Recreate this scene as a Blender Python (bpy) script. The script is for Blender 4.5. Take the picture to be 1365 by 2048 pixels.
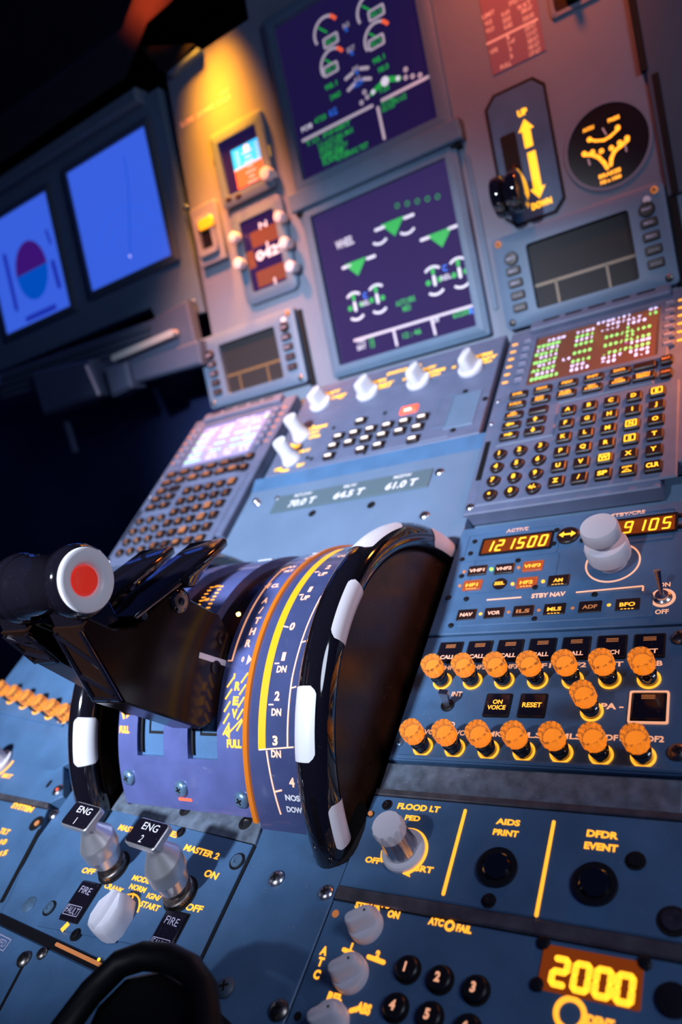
import bpy, math
from math import sin, cos, pi, radians, atan2, hypot
from mathutils import Matrix, Vector

for o in list(bpy.data.objects): bpy.data.objects.remove(o, do_unlink=True)
SC = bpy.context.scene
COL = SC.collection
MM = 0.001

# ------------------------------------------------------------------ camera
F = 1496.6137
CR = [[0.82392024, 0.13392816, 0.55065296], [0.45191737, 0.43102335, -0.78101829], [-0.34194462, 0.89234641, 0.2946044]]
CC = Vector((353.2941586, -675.38143202, 112.12151446))
cam_d = bpy.data.cameras.new('camera'); cam = bpy.data.objects.new('camera', cam_d); COL.objects.link(cam)
m = Matrix(CR).to_4x4(); m.translation = CC * MM
cam.matrix_world = m
cam_d.sensor_fit = 'VERTICAL'; cam_d.sensor_height = 36.0; cam_d.sensor_width = 36.0 * 1365 / 2048
cam_d.lens = F / 2048 * 36.0
cam_d.clip_start = 0.01; cam_d.clip_end = 20
cam_d.dof.use_dof = True
cam_d.dof.focus_distance = 0.395
cam_d.dof.aperture_fstop = 5.6
cam_d.dof.aperture_blades = 9
SC.camera = cam

# ------------------------------------------------------------------ world, lights, exposure
SC.view_settings.view_transform = 'Standard'
try: SC.view_settings.look = 'None'
except Exception: pass
SC.view_settings.gamma = 1.0
SC.view_settings.use_curve_mapping = False
SC.view_settings.exposure = 0.0
W = bpy.data.worlds.new('cockpit_night'); SC.world = W; W.use_nodes = True
W.node_tree.nodes['Background'].inputs[0].default_value = (0.02, 0.035, 0.16, 1)
W.node_tree.nodes['Background'].inputs[1].default_value = 0.32

def aim(o, target):
    d = (Vector(target) * MM - o.location); o.rotation_euler = d.to_track_quat('-Z', 'Y').to_euler()
def lamp(name, typ, loc, target, power, color, **kw):
    l = bpy.data.lights.new(name, typ); l.energy = power; l.color = color
    for k, v in kw.items(): setattr(l, k, v)
    o = bpy.data.objects.new(name, l); COL.objects.link(o); o.location = Vector(loc) * MM
    aim(o, target); return o


lamp('dome_light', 'SPOT', (-40, -1260, 760), (-90, -195, -60), 185.0, (0.74, 0.83, 1.0), spot_size=radians(34), spot_blend=1.0, shadow_soft_size=0.04)
lamp('side_fill', 'AREA', (900, -560, 480), (60, -380, -40), 2.6, (0.72, 0.80, 1.0), shape='DISK', size=0.35)  # added soft fill from the right, no such source in the cockpit
lamp('flood_lamp_amber', 'SPOT', (-166, 128, 452), (-182, 124, 225), 34.0, (1.0, 0.28, 0.008), spot_size=radians(46), spot_blend=1.0, shadow_soft_size=0.03)
lamp('flood_lamp_wash', 'SPOT', (-165, -20, 450), (-190, 70, 60), 15.0, (1.0, 0.25, 0.10), spot_size=radians(56), spot_blend=1.0, shadow_soft_size=0.02)
lamp('flood_lamp_red', 'SPOT', (200, 30, 500), (170, 130, 240), 5.0, (1.0, 0.15, 0.02), spot_size=radians(66), spot_blend=1.0, shadow_soft_size=0.03)
lamp('shield_lamp', 'SPOT', (-225, -10, 440), (-222, 150, 478), 16.0, (1.0, 0.10, 0.015), spot_size=radians(42), spot_blend=1.0, shadow_soft_size=0.02)
lamp('console_lamp', 'SPOT', (345, -60, 60), (270, -110, -45), 2.6, (1.0, 0.22, 0.03), spot_size=radians(95), spot_blend=1.0, shadow_soft_size=0.015)


# ------------------------------------------------------------------ planes of the cockpit
# local frame of every surface: X = aircraft right, Y = up / forward along the surface, Z = outward normal (mm)
T = {1: radians(16.6822), 2: radians(20.8685), 3: radians(16.9204), 4: radians(11.7003)}
ORG = {1: Vector((0, 41.8014, 0)), 2: Vector((0, 0, 0)), 3: Vector((0, -224.52143837, -85.59512491)), 4: Vector((0, -423.95611521, -146.2655132))}
PM = {}
for k, t in T.items():
    if k == 1: ey = Vector((0, sin(t), cos(t)))
    else: ey = Vector((0, cos(t), sin(t)))
    ex = Vector((1, 0, 0)); ez = ex.cross(ey)
    PM[k] = Matrix(((ex.x, ey.x, ez.x, ORG[k].x), (ex.y, ey.y, ez.y, ORG[k].y), (ex.z, ey.z, ez.z, ORG[k].z), (0, 0, 0, 1)))
PM[0] = Matrix.Identity(4)
RC = Matrix(CR)
def ray(px, py): return RC @ Vector(((px - 682.5) / F, -(py - 1024) / F, -1.0))
def U(pl, p, h=0.0):
    """where a measured point of the survey photograph lies on surface pl (h mm above it), local mm"""
    M = PM[pl]; n = M.col[2].to_3d(); o = M.translation + n * h
    r = ray(*p); t = n.dot(o - CC) / n.dot(r); X = CC + r * t
    L = M.inverted() @ X
    return (L.x, L.y)
def AX(x, p):
    r = ray(*p); t = (x - CC.x) / r.x; return CC + r * t
YC, ZC, RQ = -334.5, -168.0, 116.5

# ------------------------------------------------------------------ materials
MATS = {}
def mat(name, col, rough=0.5, metal=0.0, emis=None, es=1.0, trans=0.0, coat=0.0, spec=0.5, noise=0.0, nscale=60, dust=0.0, bump=0.0, ior=1.45, alpha=1.0, sss=0.0):
    m = bpy.data.materials.new(name); m.use_nodes = True; nt = m.node_tree; b = nt.nodes['Principled BSDF']
    b.inputs['Base Color'].default_value = (*col, 1); b.inputs['Roughness'].default_value = rough
    b.inputs['Metallic'].default_value = metal; b.inputs['IOR'].default_value = ior
    b.inputs['Specular IOR Level'].default_value = spec
    b.inputs['Transmission Weight'].default_value = trans; b.inputs['Coat Weight'].default_value = coat; b.inputs['Coat Roughness'].default_value = 0.04
    if emis: b.inputs['Emission Color'].default_value = (*emis, 1); b.inputs['Emission Strength'].default_value = es
    if noise or dust or bump:
        tc = nt.nodes.new('ShaderNodeTexCoord')
        n1 = nt.nodes.new('ShaderNodeTexNoise'); n1.inputs['Scale'].default_value = nscale; n1.inputs['Detail'].default_value = 6
        nt.links.new(tc.outputs['Object'], n1.inputs['Vector'])
        last = None
        if noise:
            mr = nt.nodes.new('ShaderNodeMapRange'); mr.inputs['From Min'].default_value = 0.3; mr.inputs['From Max'].default_value = 0.7
            mr.inputs['To Min'].default_value = 1 - noise; mr.inputs['To Max'].default_value = 1 + noise
            nt.links.new(n1.outputs['Fac'], mr.inputs['Value'])
            mx = nt.nodes.new('ShaderNodeMix'); mx.data_type = 'RGBA'; mx.blend_type = 'MULTIPLY'; mx.inputs['Factor'].default_value = 1
            mx.inputs['A'].default_value = (*col, 1); nt.links.new(mr.outputs['Result'], mx.inputs['B']); last = mx.outputs['Result']
        if dust:
            n2 = nt.nodes.new('ShaderNodeTexNoise'); n2.inputs['Scale'].default_value = 900; n2.inputs['Detail'].default_value = 2
            nt.links.new(tc.outputs['Object'], n2.inputs['Vector'])
            r2 = nt.nodes.new('ShaderNodeMapRange'); r2.inputs['From Min'].default_value = 0.70; r2.inputs['From Max'].default_value = 0.76; r2.inputs['To Max'].default_value = dust
            nt.links.new(n2.outputs['Fac'], r2.inputs['Value'])
            m2 = nt.nodes.new('ShaderNodeMix'); m2.data_type = 'RGBA'
            nt.links.new(r2.outputs['Result'], m2.inputs['Factor'])
            if last: nt.links.new(last, m2.inputs['A'])
            else: m2.inputs['A'].default_value = (*col, 1)
            m2.inputs['B'].default_value = (0.55, 0.52, 0.48, 1); last = m2.outputs['Result']
        if last: nt.links.new(last, b.inputs['Base Color'])
        if bump:
            bp = nt.nodes.new('ShaderNodeBump'); bp.inputs['Strength'].default_value = bump; bp.inputs['Distance'].default_value = 0.0004
            n3 = nt.nodes.new('ShaderNodeTexNoise'); n3.inputs['Scale'].default_value = 1500; nt.links.new(tc.outputs['Object'], n3.inputs['Vector'])
            nt.links.new(n3.outputs['Fac'], bp.inputs['Height']); nt.links.new(bp.outputs['Normal'], b.inputs['Normal'])
    MATS[name] = m; return m
PAINT = (0.075, 0.165, 0.31)
mat('panel_paint', PAINT, 0.42, noise=0.16, nscale=35, dust=0.35, bump=0.25)
mat('panel_paint_light', (0.14, 0.21, 0.32), 0.45, noise=0.08, nscale=20, bump=0.25)
mat('keyboard_paint', (0.13, 0.155, 0.25), 0.5, noise=0.1, bump=0.3)
mat('main_panel_paint', (0.19, 0.235, 0.32), 0.55, noise=0.06, nscale=18, bump=0.3)
mat('bezel_paint', (0.115, 0.19, 0.29), 0.5, noise=0.05)
mat('bezel_dark', (0.065, 0.10, 0.15), 0.5)
mat('rail_metal', (0.16, 0.15, 0.17), 0.4, metal=0.6, noise=0.35, nscale=90, dust=0.3)
mat('worn_plate', (0.17, 0.21, 0.27), 0.5, metal=0.3, noise=0.4, nscale=140, dust=0.8)
mat('quadrant_laminate', (0.10, 0.12, 0.30), 0.18, noise=0.12, nscale=60, dust=0.25, coat=0.6)
mat('scale_laminate', (0.055, 0.07, 0.17), 0.2, noise=0.1, dust=0.15, coat=0.5)
mat('black_gloss', (0.006, 0.005, 0.008), 0.07, coat=1.0, dust=0.04, spec=0.8)
mat('black_lever', (0.014, 0.006, 0.004), 0.18, spec=0.3)
mat('web_black', (0.030, 0.013, 0.007), 0.32, noise=0.4, nscale=50, dust=0.25, spec=0.6)  # brown tint stands in for warm reflections on the black
mat('black_plastic', (0.010, 0.009, 0.012), 0.35)
mat('lever_black', (0.003, 0.003, 0.004), 0.5, spec=0.3)
mat('black_matte', (0.004, 0.004, 0.006), 0.8)
mat('key_black', (0.022, 0.010, 0.010), 0.4)
mat('hole_black', (0.002, 0.002, 0.003), 0.7)
mat('annunciator_glass', (0.010, 0.008, 0.016), 0.15, dust=0.2)
mat('white_knob', (0.80, 0.78, 0.84), 0.38)
mat('white_mark', (0.92, 0.91, 0.95), 0.3, coat=0.4)
mat('white_ring', (0.95, 0.93, 0.94), 0.35)
mat('red_button', (0.75, 0.03, 0.02), 0.3, emis=(0.9, 0.04, 0.02), es=0.35)  # not a lamp; emission put in to brighten the red
mat('steel', (0.62, 0.60, 0.62), 0.28, metal=1.0, noise=0.08, nscale=200)
mat('satin_steel', (0.80, 0.77, 0.76), 0.38, metal=0.85, noise=0.04, nscale=200)
mat('dark_steel', (0.25, 0.22, 0.2), 0.35, metal=1.0, noise=0.3, nscale=300)
mat('screw_blue', (0.16, 0.28, 0.42), 0.3, metal=0.5, noise=0.15, nscale=400)
mat('amber_glow', (0.9, 0.4, 0.05), 0.5, emis=(1.0, 0.36, 0.022), es=1.55)
mat('amber_bright', (0.9, 0.5, 0.05), 0.5, emis=(1.0, 0.44, 0.015), es=1.8)
mat('amber_pale', (0.8, 0.5, 0.4), 0.5, emis=(1.0, 0.42, 0.20), es=0.75)
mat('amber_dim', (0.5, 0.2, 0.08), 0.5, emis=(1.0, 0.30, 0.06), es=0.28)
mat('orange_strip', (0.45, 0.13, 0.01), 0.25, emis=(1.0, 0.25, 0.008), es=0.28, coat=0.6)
mat('yellow_scale', (0.5, 0.22, 0.01), 0.4, emis=(1.0, 0.46, 0.008), es=1.0)
mat('glint_spark', (1, 0.5, 0.1), 0.4, emis=(1.0, 0.42, 0.05), es=25)  # emissive colour of the painted glint at the lever slot
mat('amber_window', (0.10, 0.02, 0.004), 0.3, emis=(1.0, 0.16, 0.01), es=0.16)
mat('segment_unlit', (0.15, 0.03, 0.005), 0.4)
mat('green_lamp', (0.2, 0.9, 0.1), 0.4, emis=(0.35, 1.0, 0.03), es=2.0)
mat('red_lamp', (0.8, 0.1, 0.05), 0.4, emis=(1.0, 0.09, 0.04), es=1.5)
mat('white_lamp', (0.9, 0.8, 0.7), 0.4, emis=(1.0, 0.83, 0.72), es=1.5)
mat('print_white', (0.85, 0.83, 0.85), 0.5)
mat('print_violet', (0.50, 0.46, 0.62), 0.5, emis=(0.5, 0.45, 0.7), es=0.08)
mat('print_pink', (0.72, 0.45, 0.40), 0.5, emis=(0.9, 0.42, 0.3), es=0.25)
mat('screen_navy', (0.012, 0.008, 0.05), 0.12, emis=(0.04, 0.022, 0.17), es=0.26)
mat('screen_blue', (0.05, 0.1, 0.5), 0.25, emis=(0.045, 0.13, 0.80), es=0.85)
mat('screen_brown', (0.10, 0.04, 0.03), 0.15, emis=(0.30, 0.09, 0.05), es=0.35)
mat('screen_lilac', (0.3, 0.3, 0.5), 0.15, emis=(0.20, 0.24, 0.75), es=0.5)
mat('screen_off', (0.030, 0.030, 0.034), 0.55, spec=0.25)
mat('screen_line_brown', (0.20, 0.13, 0.06), 0.4)
mat('sym_green', (0.02, 0.25, 0.05), 0.5, emis=(0.02, 0.50, 0.08), es=0.6)
mat('sym_green_pale', (0.3, 0.8, 0.2), 0.5, emis=(0.32, 0.95, 0.22), es=1.0)
mat('sym_lilac', (0.5, 0.45, 0.7), 0.5, emis=(0.78, 0.66, 1.0), es=1.5)
mat('sym_magenta', (0.7, 0.1, 0.9), 0.5, emis=(0.7, 0.12, 1.0), es=1.0)
mat('sym_grey', (0.5, 0.45, 0.5), 0.5, emis=(0.60, 0.50, 0.62), es=0.55)
mat('sym_white', (0.4, 0.4, 0.45), 0.5, emis=(0.80, 0.75, 0.92), es=0.75)
mat('sym_blue', (0.05, 0.2, 0.9), 0.5, emis=(0.02, 0.17, 0.85), es=0.7)
mat('sym_red', (0.9, 0.15, 0.05), 0.5, emis=(1.0, 0.12, 0.04), es=0.8)
mat('adi_sky', (0.0, 0.4, 1.0), 0.5, emis=(0.0, 0.33, 1.0), es=1.15)
mat('adi_earth', (0.6, 0.1, 0.05), 0.5, emis=(0.62, 0.09, 0.04), es=0.8)
mat('pfd_purple', (0.05, 0.01, 0.2), 0.5, emis=(0.045, 0.006, 0.16), es=0.9)
mat('pfd_blue', (0.0, 0.1, 0.6), 0.5, emis=(0.0, 0.075, 0.50), es=0.9)
mat('pfd_navy', (0.01, 0.03, 0.3), 0.5, emis=(0.012, 0.03, 0.40), es=0.9)
mat('knob_clear', (1.0, 0.60, 0.20), 0.14, trans=0.8, ior=1.4, emis=(1.0, 0.32, 0.012), es=0.08, coat=0.5)
mat('knob_core', (1.0, 0.5, 0.1), 0.4, emis=(1.0, 0.33, 0.012), es=0.75)
mat('copper_key', (0.5, 0.2, 0.08), 0.4, emis=(1.0, 0.28, 0.05), es=0.42)
mat('screen_violet', (0.012, 0.008, 0.03), 0.12, emis=(0.045, 0.028, 0.13), es=0.75)
mat('yellow_guard', (0.85, 0.55, 0.03), 0.4, emis=(1, 0.5, 0.02), es=0.15)
mat('placard_grey', (0.10, 0.15, 0.18), 0.45)
mat('placard_maroon', (0.28, 0.16, 0.22), 0.5)
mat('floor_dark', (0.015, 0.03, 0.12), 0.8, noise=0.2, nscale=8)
mat('wall_dark', (0.008, 0.009, 0.02), 0.8, noise=0.2, nscale=6)
mat('glareshield_dark', (0.018, 0.013, 0.02), 0.75, noise=0.2, nscale=40)
mat('table_grey', (0.09, 0.12, 0.20), 0.45)
mat('table_edge', (0.62, 0.62, 0.6), 0.4)

# ------------------------------------------------------------------ mesh builder
_glyph = {}
def glyphs(s, bold=0.0):
    k = (s, bold)
    if k in _glyph: return _glyph[k]
    cu = bpy.data.curves.new('t', 'FONT'); cu.body = s; cu.size = 1.0; cu.offset = bold; cu.resolution_u = 3; cu.space_line = 0.95
    cu.align_x = 'CENTER'
    o = bpy.data.objects.new('t', cu); COL.objects.link(o)
    dg = bpy.context.evaluated_depsgraph_get(); dg.update()
    me = bpy.data.meshes.new_from_object(o.evaluated_get(dg))
    vs = [(v.co.x, v.co.y) for v in me.vertices]; fs = [tuple(p.vertices) for p in me.polygons]
    bpy.data.objects.remove(o, do_unlink=True); bpy.data.curves.remove(cu); bpy.data.meshes.remove(me)
    if not vs: vs = [(0, 0)]
    xs = [v[0] for v in vs]; ys = [v[1] for v in vs]
    _glyph[k] = (vs, fs, min(xs), max(xs), min(ys), max(ys)); return _glyph[k]

class MB:
    def __init__(s): s.v = []; s.f = []; s.m = []; s.mats = []; s.cur = 0; s.M = None
    def use(s, name):
        if name not in s.mats: s.mats.append(name)
        s.cur = s.mats.index(name); return s
    def add(s, vs, fs):
        b = len(s.v)
        if s.M is not None: vs = [tuple(s.M @ Vector(v)) for v in vs]
        s.v += [tuple(v) for v in vs]
        for f in fs: s.f.append(tuple(i + b for i in f)); s.m.append(s.cur)
        return s
    def loft(s, loops, cap0=True, cap1=True, closed=True):
        n = len(loops[0]); vs = [p for l in loops for p in l]; fs = []
        for i in range(len(loops) - 1):
            for j in range(n if closed else n - 1):
                a = i * n + j; b = i * n + (j + 1) % n; fs.append((a, b, b + n, a + n))
        if cap0: fs.append(tuple(reversed(range(n))))
        if cap1: fs.append(tuple(range((len(loops) - 1) * n, len(loops) * n)))
        return s.add(vs, fs)
    def prism(s, poly, z0, z1, ch=0.0):
        """polygon (ccw) in XY extruded, optional chamfer at the top"""
        def ins(d):
            n = len(poly); out = []
            for i in range(n):
                p0 = Vector(poly[i - 1][:2]); p1 = Vector(poly[i][:2]); p2 = Vector(poly[(i + 1) % n][:2])
                d1 = (p1 - p0); d2 = (p2 - p1)
                if d1.length < 1e-9 or d2.length < 1e-9: out.append(p1); continue
                d1.normalize(); d2.normalize(); n1 = Vector((-d1.y, d1.x)); n2 = Vector((-d2.y, d2.x)); k = n1 + n2
                k = k / max(0.3, k.length_squared / 2) if k.length > 1e-6 else n1
                out.append(p1 + k * d)
            return out
        l = [[(p[0], p[1], z0) for p in poly]]
        if ch > 0:
            l.append([(p[0], p[1], z1 - ch) for p in poly]); l.append([(p.x, p.y, z1) for p in ins(ch)])
        else: l.append([(p[0], p[1], z1) for p in poly])
        return s.loft(l)
    def rr(s, cx, cy, w, h, r, z0, z1, ch=0.0, rot=0.0):
        return s.prism(rrect(cx, cy, w, h, r, rot=rot), z0, z1, ch)
    def box(s, x0, x1, y0, y1, z0, z1, ch=0.0):
        return s.prism([(x0, y0), (x1, y0), (x1, y1), (x0, y1)], z0, z1, ch)
    def ringp(s, outer, inner, z0, z1, ch=0.0):
        n = len(outer)
        loops = [[(p[0], p[1], z0) for p in outer], [(p[0], p[1], z1 - ch) for p in outer]]
        if ch: 
            c = [( (outer[i][0]*0.85+inner[i][0]*0.15), (outer[i][1]*0.85+inner[i][1]*0.15)) for i in range(n)]
            loops.append([(p[0], p[1], z1) for p in c])
        loops += [[(p[0], p[1], z1) for p in inner], [(p[0], p[1], z0) for p in inner]]
        return s.loft(loops, False, False)
    def frame(s, cx, cy, w, h, r, t, z0, z1, ch=0.0):
        o = rrect(cx, cy, w, h, r); ri = max(r - t, 0.4); i = rrect(cx, cy, w - 2 * t, h - 2 * t, ri)
        return s.ringp(o, i, z0, z1, ch)
    def lathe(s, cx, cy, prof, seg=32, flutes=0, fd=0.0, fr=(0, 1e9), z=0.0, cap=True):
        """profile [(r, z)] revolved about Z; flutes modulate radii inside the z range fr"""
        loops = []
        for r, zz in prof:
            l = []
            for k in range(seg):
                a = 2 * pi * k / seg; q = r
                if flutes and fr[0] <= zz <= fr[1]: q = r * (1 - fd * (0.5 + 0.5 * cos(flutes * a)))
                l.append((cx + q * cos(a), cy + q * sin(a), z + zz))
            loops.append(l)
        return s.loft(loops, cap, True)
    def ring(s, cx, cy, r0, r1, z0, z1, seg=40, a0=0.0, a1=2 * pi):
        full = abs(a1 - a0 - 2 * pi) < 1e-6
        n = seg if full else seg + 1
        A = [a0 + (a1 - a0) * k / seg for k in range(n)]
        L = [[(cx + r * cos(a), cy + r * sin(a), z) for a in A] for r, z in ((r1, z0), (r1, z1), (r0, z1), (r0, z0))]
        if full:
            L.append(L[0]); return s.loft(L, False, False)
        vs = [p for l in L for p in l]; fs = []
        for i in range(4):
            for j in range(n - 1):
                a = i * n + j; b = ((i + 1) % 4) * n + j; fs.append((a, a + 1, b + 1, b))
        fs.append((0, n, 2 * n, 3 * n)); fs.append((n - 1, 4 * n - 1, 3 * n - 1, 2 * n - 1))
        return s.add(vs, fs)
    def tube(s, pts, r, seg=10, closed=False):
        P = [Vector(p) for p in pts]; loops = []; n = len(P)
        up = Vector((0, 0, 1))
        for i in range(n):
            t = (P[(i + 1) % n] - P[i - 1]) if closed else (P[min(i + 1, n - 1)] - P[max(i - 1, 0)])
            t.normalize(); a = t.cross(up)
            if a.length < 0.1: a = t.cross(Vector((0, 1, 0)))
            a.normalize(); b = t.cross(a); q = r[i] if isinstance(r, (list, tuple)) else r
            loops.append([tuple(P[i] + (a * cos(2 * pi * k / seg) + b * sin(2 * pi * k / seg)) * q) for k in range(seg)])
        if closed: loops.append(loops[0]); return s.loft(loops, False, False)
        return s.loft(loops)
    def bar(s, p0, p1, w, z0, z1, round_=True):
        """flat bar in XY between two points"""
        a = Vector(p0[:2]); b = Vector(p1[:2]); d = (b - a); ang = atan2(d.y, d.x); c = (a + b) / 2
        return s.rr(c.x, c.y, d.length + (w if round_ else 0), w, w * 0.49 if round_ else 0.01, z0, z1, rot=ang)
    def text(s, t, cx, cy, h, w=None, z=0.0, rot=0.0, bold=0.018, shear=0.0, nlines=1):
        vs, fs, x0, x1, y0, y1 = glyphs(t, bold)
        _, _, _, _, a0, a1 = glyphs('H', bold)
        sy = h / (a1 - a0) if nlines == 1 else h / (y1 - y0)
        sx = sy * 0.92 if w is None else w / max(1e-6, x1 - x0)
        mx = (x0 + x1) / 2; my = (a0 + a1) / 2 if nlines == 1 else (y0 + y1) / 2
        c, sn = cos(rot), sin(rot); o = []
        for x, y in vs:
            X = (x - mx) * sx; Y = (y - my) * sy; X += Y * shear
            o.append((cx + X * c - Y * sn, cy + X * sn + Y * c, z))
        return s.add(o, fs)
    def seg7(s, ch, cx, cy, w, h, t, z0, z1, shear=0.12):
        on = {'0': 'abcdef', '1': 'bc', '2': 'abged', '3': 'abgcd', '5': 'afgcd', '9': 'abcfgd', '7': 'abc', '4': 'fgbc', '8': 'abcdefg'}[ch]
        P = {'a': ((-1, 1), (1, 1)), 'b': ((1, 1), (1, 0)), 'c': ((1, 0), (1, -1)), 'd': ((-1, -1), (1, -1)), 'e': ((-1, 0), (-1, -1)), 'f': ((-1, 1), (-1, 0)), 'g': ((-1, 0), (1, 0))}
        for k, (a, b) in P.items():
            if k not in on: continue
            q = []
            for (x, y), o in ((a, b), (b, a)):
                X = x * w / 2; Y = y * h / 2; ox = o[0] * w / 2; oy = o[1] * h / 2
                L = hypot(ox - X, oy - Y); g = t * 0.35
                X += (ox - X) / L * g; Y += (oy - Y) / L * g
                q.append((cx + X + Y * shear, cy + Y))
            s.bar(q[0], q[1], t, z0, z1, round_=True)
        return s
    def build(s, name, parent=None, default=None, smooth=35, origin=None):
        if not s.mats: s.mats = [default]
        me = bpy.data.meshes.new(name)
        o0 = origin if origin is not None else (ORI.get(parent.name, (0, 0, 0)) if parent else (0, 0, 0))
        me.from_pydata([((v[0] - o0[0]) * MM, (v[1] - o0[1]) * MM, (v[2] - o0[2]) * MM) for v in s.v], [], s.f)
        for n in s.mats: me.materials.append(MATS[n])
        me.polygons.foreach_set('material_index', s.m)
        me.polygons.foreach_set('use_smooth', [True] * len(s.f))
        me.update()
        try: me.set_sharp_from_angle(angle=radians(smooth))
        except Exception: pass
        o = bpy.data.objects.new(name, me); COL.objects.link(o)
        if parent: o.parent = parent; ORI[o.name] = o0
        return o
ORI = {}
def rrect(cx, cy, w, h, r, n=5, rot=0.0):
    r = min(r, w / 2 - 1e-3, h / 2 - 1e-3); out = []
    for qx, qy, a0 in ((1, -1, -pi / 2), (1, 1, 0), (-1, 1, pi / 2), (-1, -1, pi)):
        for k in range(n):
            a = a0 + (pi / 2) * k / (n - 1); out.append((qx * (w / 2 - r) + r * cos(a), qy * (h / 2 - r) + r * sin(a)))
    c, s = cos(rot), sin(rot)
    return [(cx + x * c - y * s, cy + x * s + y * c) for x, y in out]

def thing(name, pl, at, label, cat, group=None):
    """an empty at the base of a thing on surface pl; its parts are authored in surface coordinates (mm)"""
    if len(at) == 2: at = (at[0], at[1], 0)
    o = bpy.data.objects.new(name, None); COL.objects.link(o); o.empty_display_size = 0.01
    M = PM[pl] @ Matrix.Translation(Vector(at)); M.translation = M.translation * MM
    o.matrix_world = M; ORI[o.name] = tuple(at)
    o['label'] = label; o['category'] = cat
    if group: o['group'] = group
    return o
def copy_tree(o, parent=None):
    c = o.copy(); COL.objects.link(c); c.parent = parent
    ORI[c.name] = ORI.get(o.name, (0, 0, 0))
    for ch in list(o.children): copy_tree(ch, c)
    return c
def move_copy(o, pl, at, label, group=None):
    c = copy_tree(o)
    if len(at) == 2: at = (at[0], at[1], 0)
    M = PM[pl] @ Matrix.Translation(Vector(at)); M.translation = M.translation * MM
    c.matrix_world = M; c['label'] = label
    if group: c['group'] = group
    return c
def quad(pl, a, b, c, d, h=0):
    """mean rectangle from four measured corners TL TR BR BL -> cx, cy, w, h"""
    P = [U(pl, p, h) for p in (a, b, c, d)]
    x0 = (P[0][0] + P[3][0]) / 2; x1 = (P[1][0] + P[2][0]) / 2; y1 = (P[0][1] + P[1][1]) / 2; y0 = (P[2][1] + P[3][1]) / 2
    return (x0 + x1) / 2, (y0 + y1) / 2, x1 - x0, y1 - y0
def lab(mb, pl, s, a, b, h, z=0.35, **k):
    """lettering between its measured left and right ends"""
    A = U(pl, a); B = U(pl, b); return mb.text(s, (A[0] + B[0]) / 2, (A[1] + B[1]) / 2, h, w=abs(B[0] - A[0]), z=z, **k)
def screw(parent, x, y, r=3.0, z=0.0, m='screw_blue', name='screw', rot=0.4):
    b = MB().use(m); b.lathe(x, y, [(r, z), (r, z + r * 0.25), (r * 0.8, z + r * 0.5), (r * 0.4, z + r * 0.62), (0.01, z + r * 0.64)], 20)
    b.use('hole_black'); zz = z + r * 0.66
    for a in (rot, rot + pi / 2):
        b.rr(x, y, r * 1.0, r * 0.24, r * 0.05, zz - 0.2, zz + 0.04, rot=a)
    return b.build(name, parent)
def Z(x0, y0, s): return lambda x, y: (x0 + x / s, y0 + y / s)

# ------------------------------------------------------------------ the setting
def structure(name, mb):
    o = mb.build(name); o['kind'] = 'structure'; return o
b = MB().use('floor_dark'); b.box(-1500, 1500, -1600, 900, -760, -740); structure('floor', b)
b = MB().use('wall_dark'); b.box(-1500, 1500, 720, 750, -740, 1100); structure('wall_front', b)
b = MB().use('wall_dark'); b.box(-1530, -1500, -1600, 650, -740, 1100); structure('wall_left', b)

# ------------------------------------------------------------------ main instrument panels (surface 1)
XL, XR = -262.0, 330.0
cp = thing('instrument_panel', 1, (0, 0), 'grey-blue centre instrument panel carrying the displays, upright behind the pedestal', 'instrument panel')
b = MB().use('main_panel_paint')
tl = U(1, (330, 152)); tr = U(1, (405, 100)); up = U(1, (497, 38))
b.prism([(XL, -14), (XR, -14), (XR, 500), (up[0] + 4, 500), (up[0], up[1]), (tr[0], tr[1]), (tl[0] + 2, tl[1])], -14, 0, 0.6)
b.build('face_plate', cp)
ra = U(1, (1288, 110)); rb = U(1, (1345, 330))
fo = thing('instrument_panel', 1, (ra[0] + 40, 250), 'first officer side panel edge at the top right, shade put into its near-black colour', 'instrument panel')
b = MB().use('bezel_dark'); b.box(ra[0], ra[0] + 160, rb[1] - 25, 520, 0, 4, 1); b.build('face_plate', fo)  # dimness of the unlit corner is put into the dark colour
b = MB().use('black_matte'); b.box(ra[0] - 4, ra[0] + 2, ra[1] - 14, 520, 0, 5); b.box(rb[0] - 3, rb[0] + 2, rb[1] - 25, rb[1] + 75, 4, 5); b.build('panel_gap', fo)
b = MB().use('print_pink')
lab(b, 1, 'SLOW  DOWN  ONLY', (360, 247), (464, 196), 6.0)
lab(b, 1, 'LIMIT', (440, 190), (458, 178), 3.5)
b.build('lettering', cp)
for q in ((386, 604), (372, 415)):
    p = U(1, q); screw(cp, p[0], p[1], 3.6)
# raised strip beside the displays, right
a = U(1, (1008, 632)); c = U(1, (945, 310))
b = MB().use('bezel_paint'); b.rr(a[0] - 6, (a[1] + 180) / 2, 5, 150, 2, 0, 1.5, 0.4); b.build('trim_strip', cp)

lp = thing('instrument_panel', 1, (-480, 0), 'dark blue captain-side instrument panel behind the two bright blue screens', 'instrument panel')
p0 = U(1, (300, 615)); p1 = U(1, (0, 742)); p2 = U(1, (378, 585)); p3 = U(1, (310, 652))
ty = U(1, (150, 320)); ty2 = U(1, (0, 408)); ty3 = U(1, (283, 205))
b = MB().use('bezel_paint')
b.prism([(-760, p1[1]), (p0[0], p0[1]), (p3[0] + 6, p3[1]), (XL - 1, p3[1] - 6), (XL - 1, ty3[1] + 6), (-760, ty3[1])], -18, -1, 0.6)
b.build('face_plate', lp)
b = MB().use('bezel_paint'); b.box(-760, ty3[0] + 4, ty3[1] - 4, ty3[1] + 14, -10, 12, 2.0); b.build('top_rail', lp)
b = MB().use('black_matte'); b.box(-760, ty3[0] + 8, ty3[1] - 13, ty3[1] - 4, -6, -1.5); b.build('rail_gap', lp)
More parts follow.
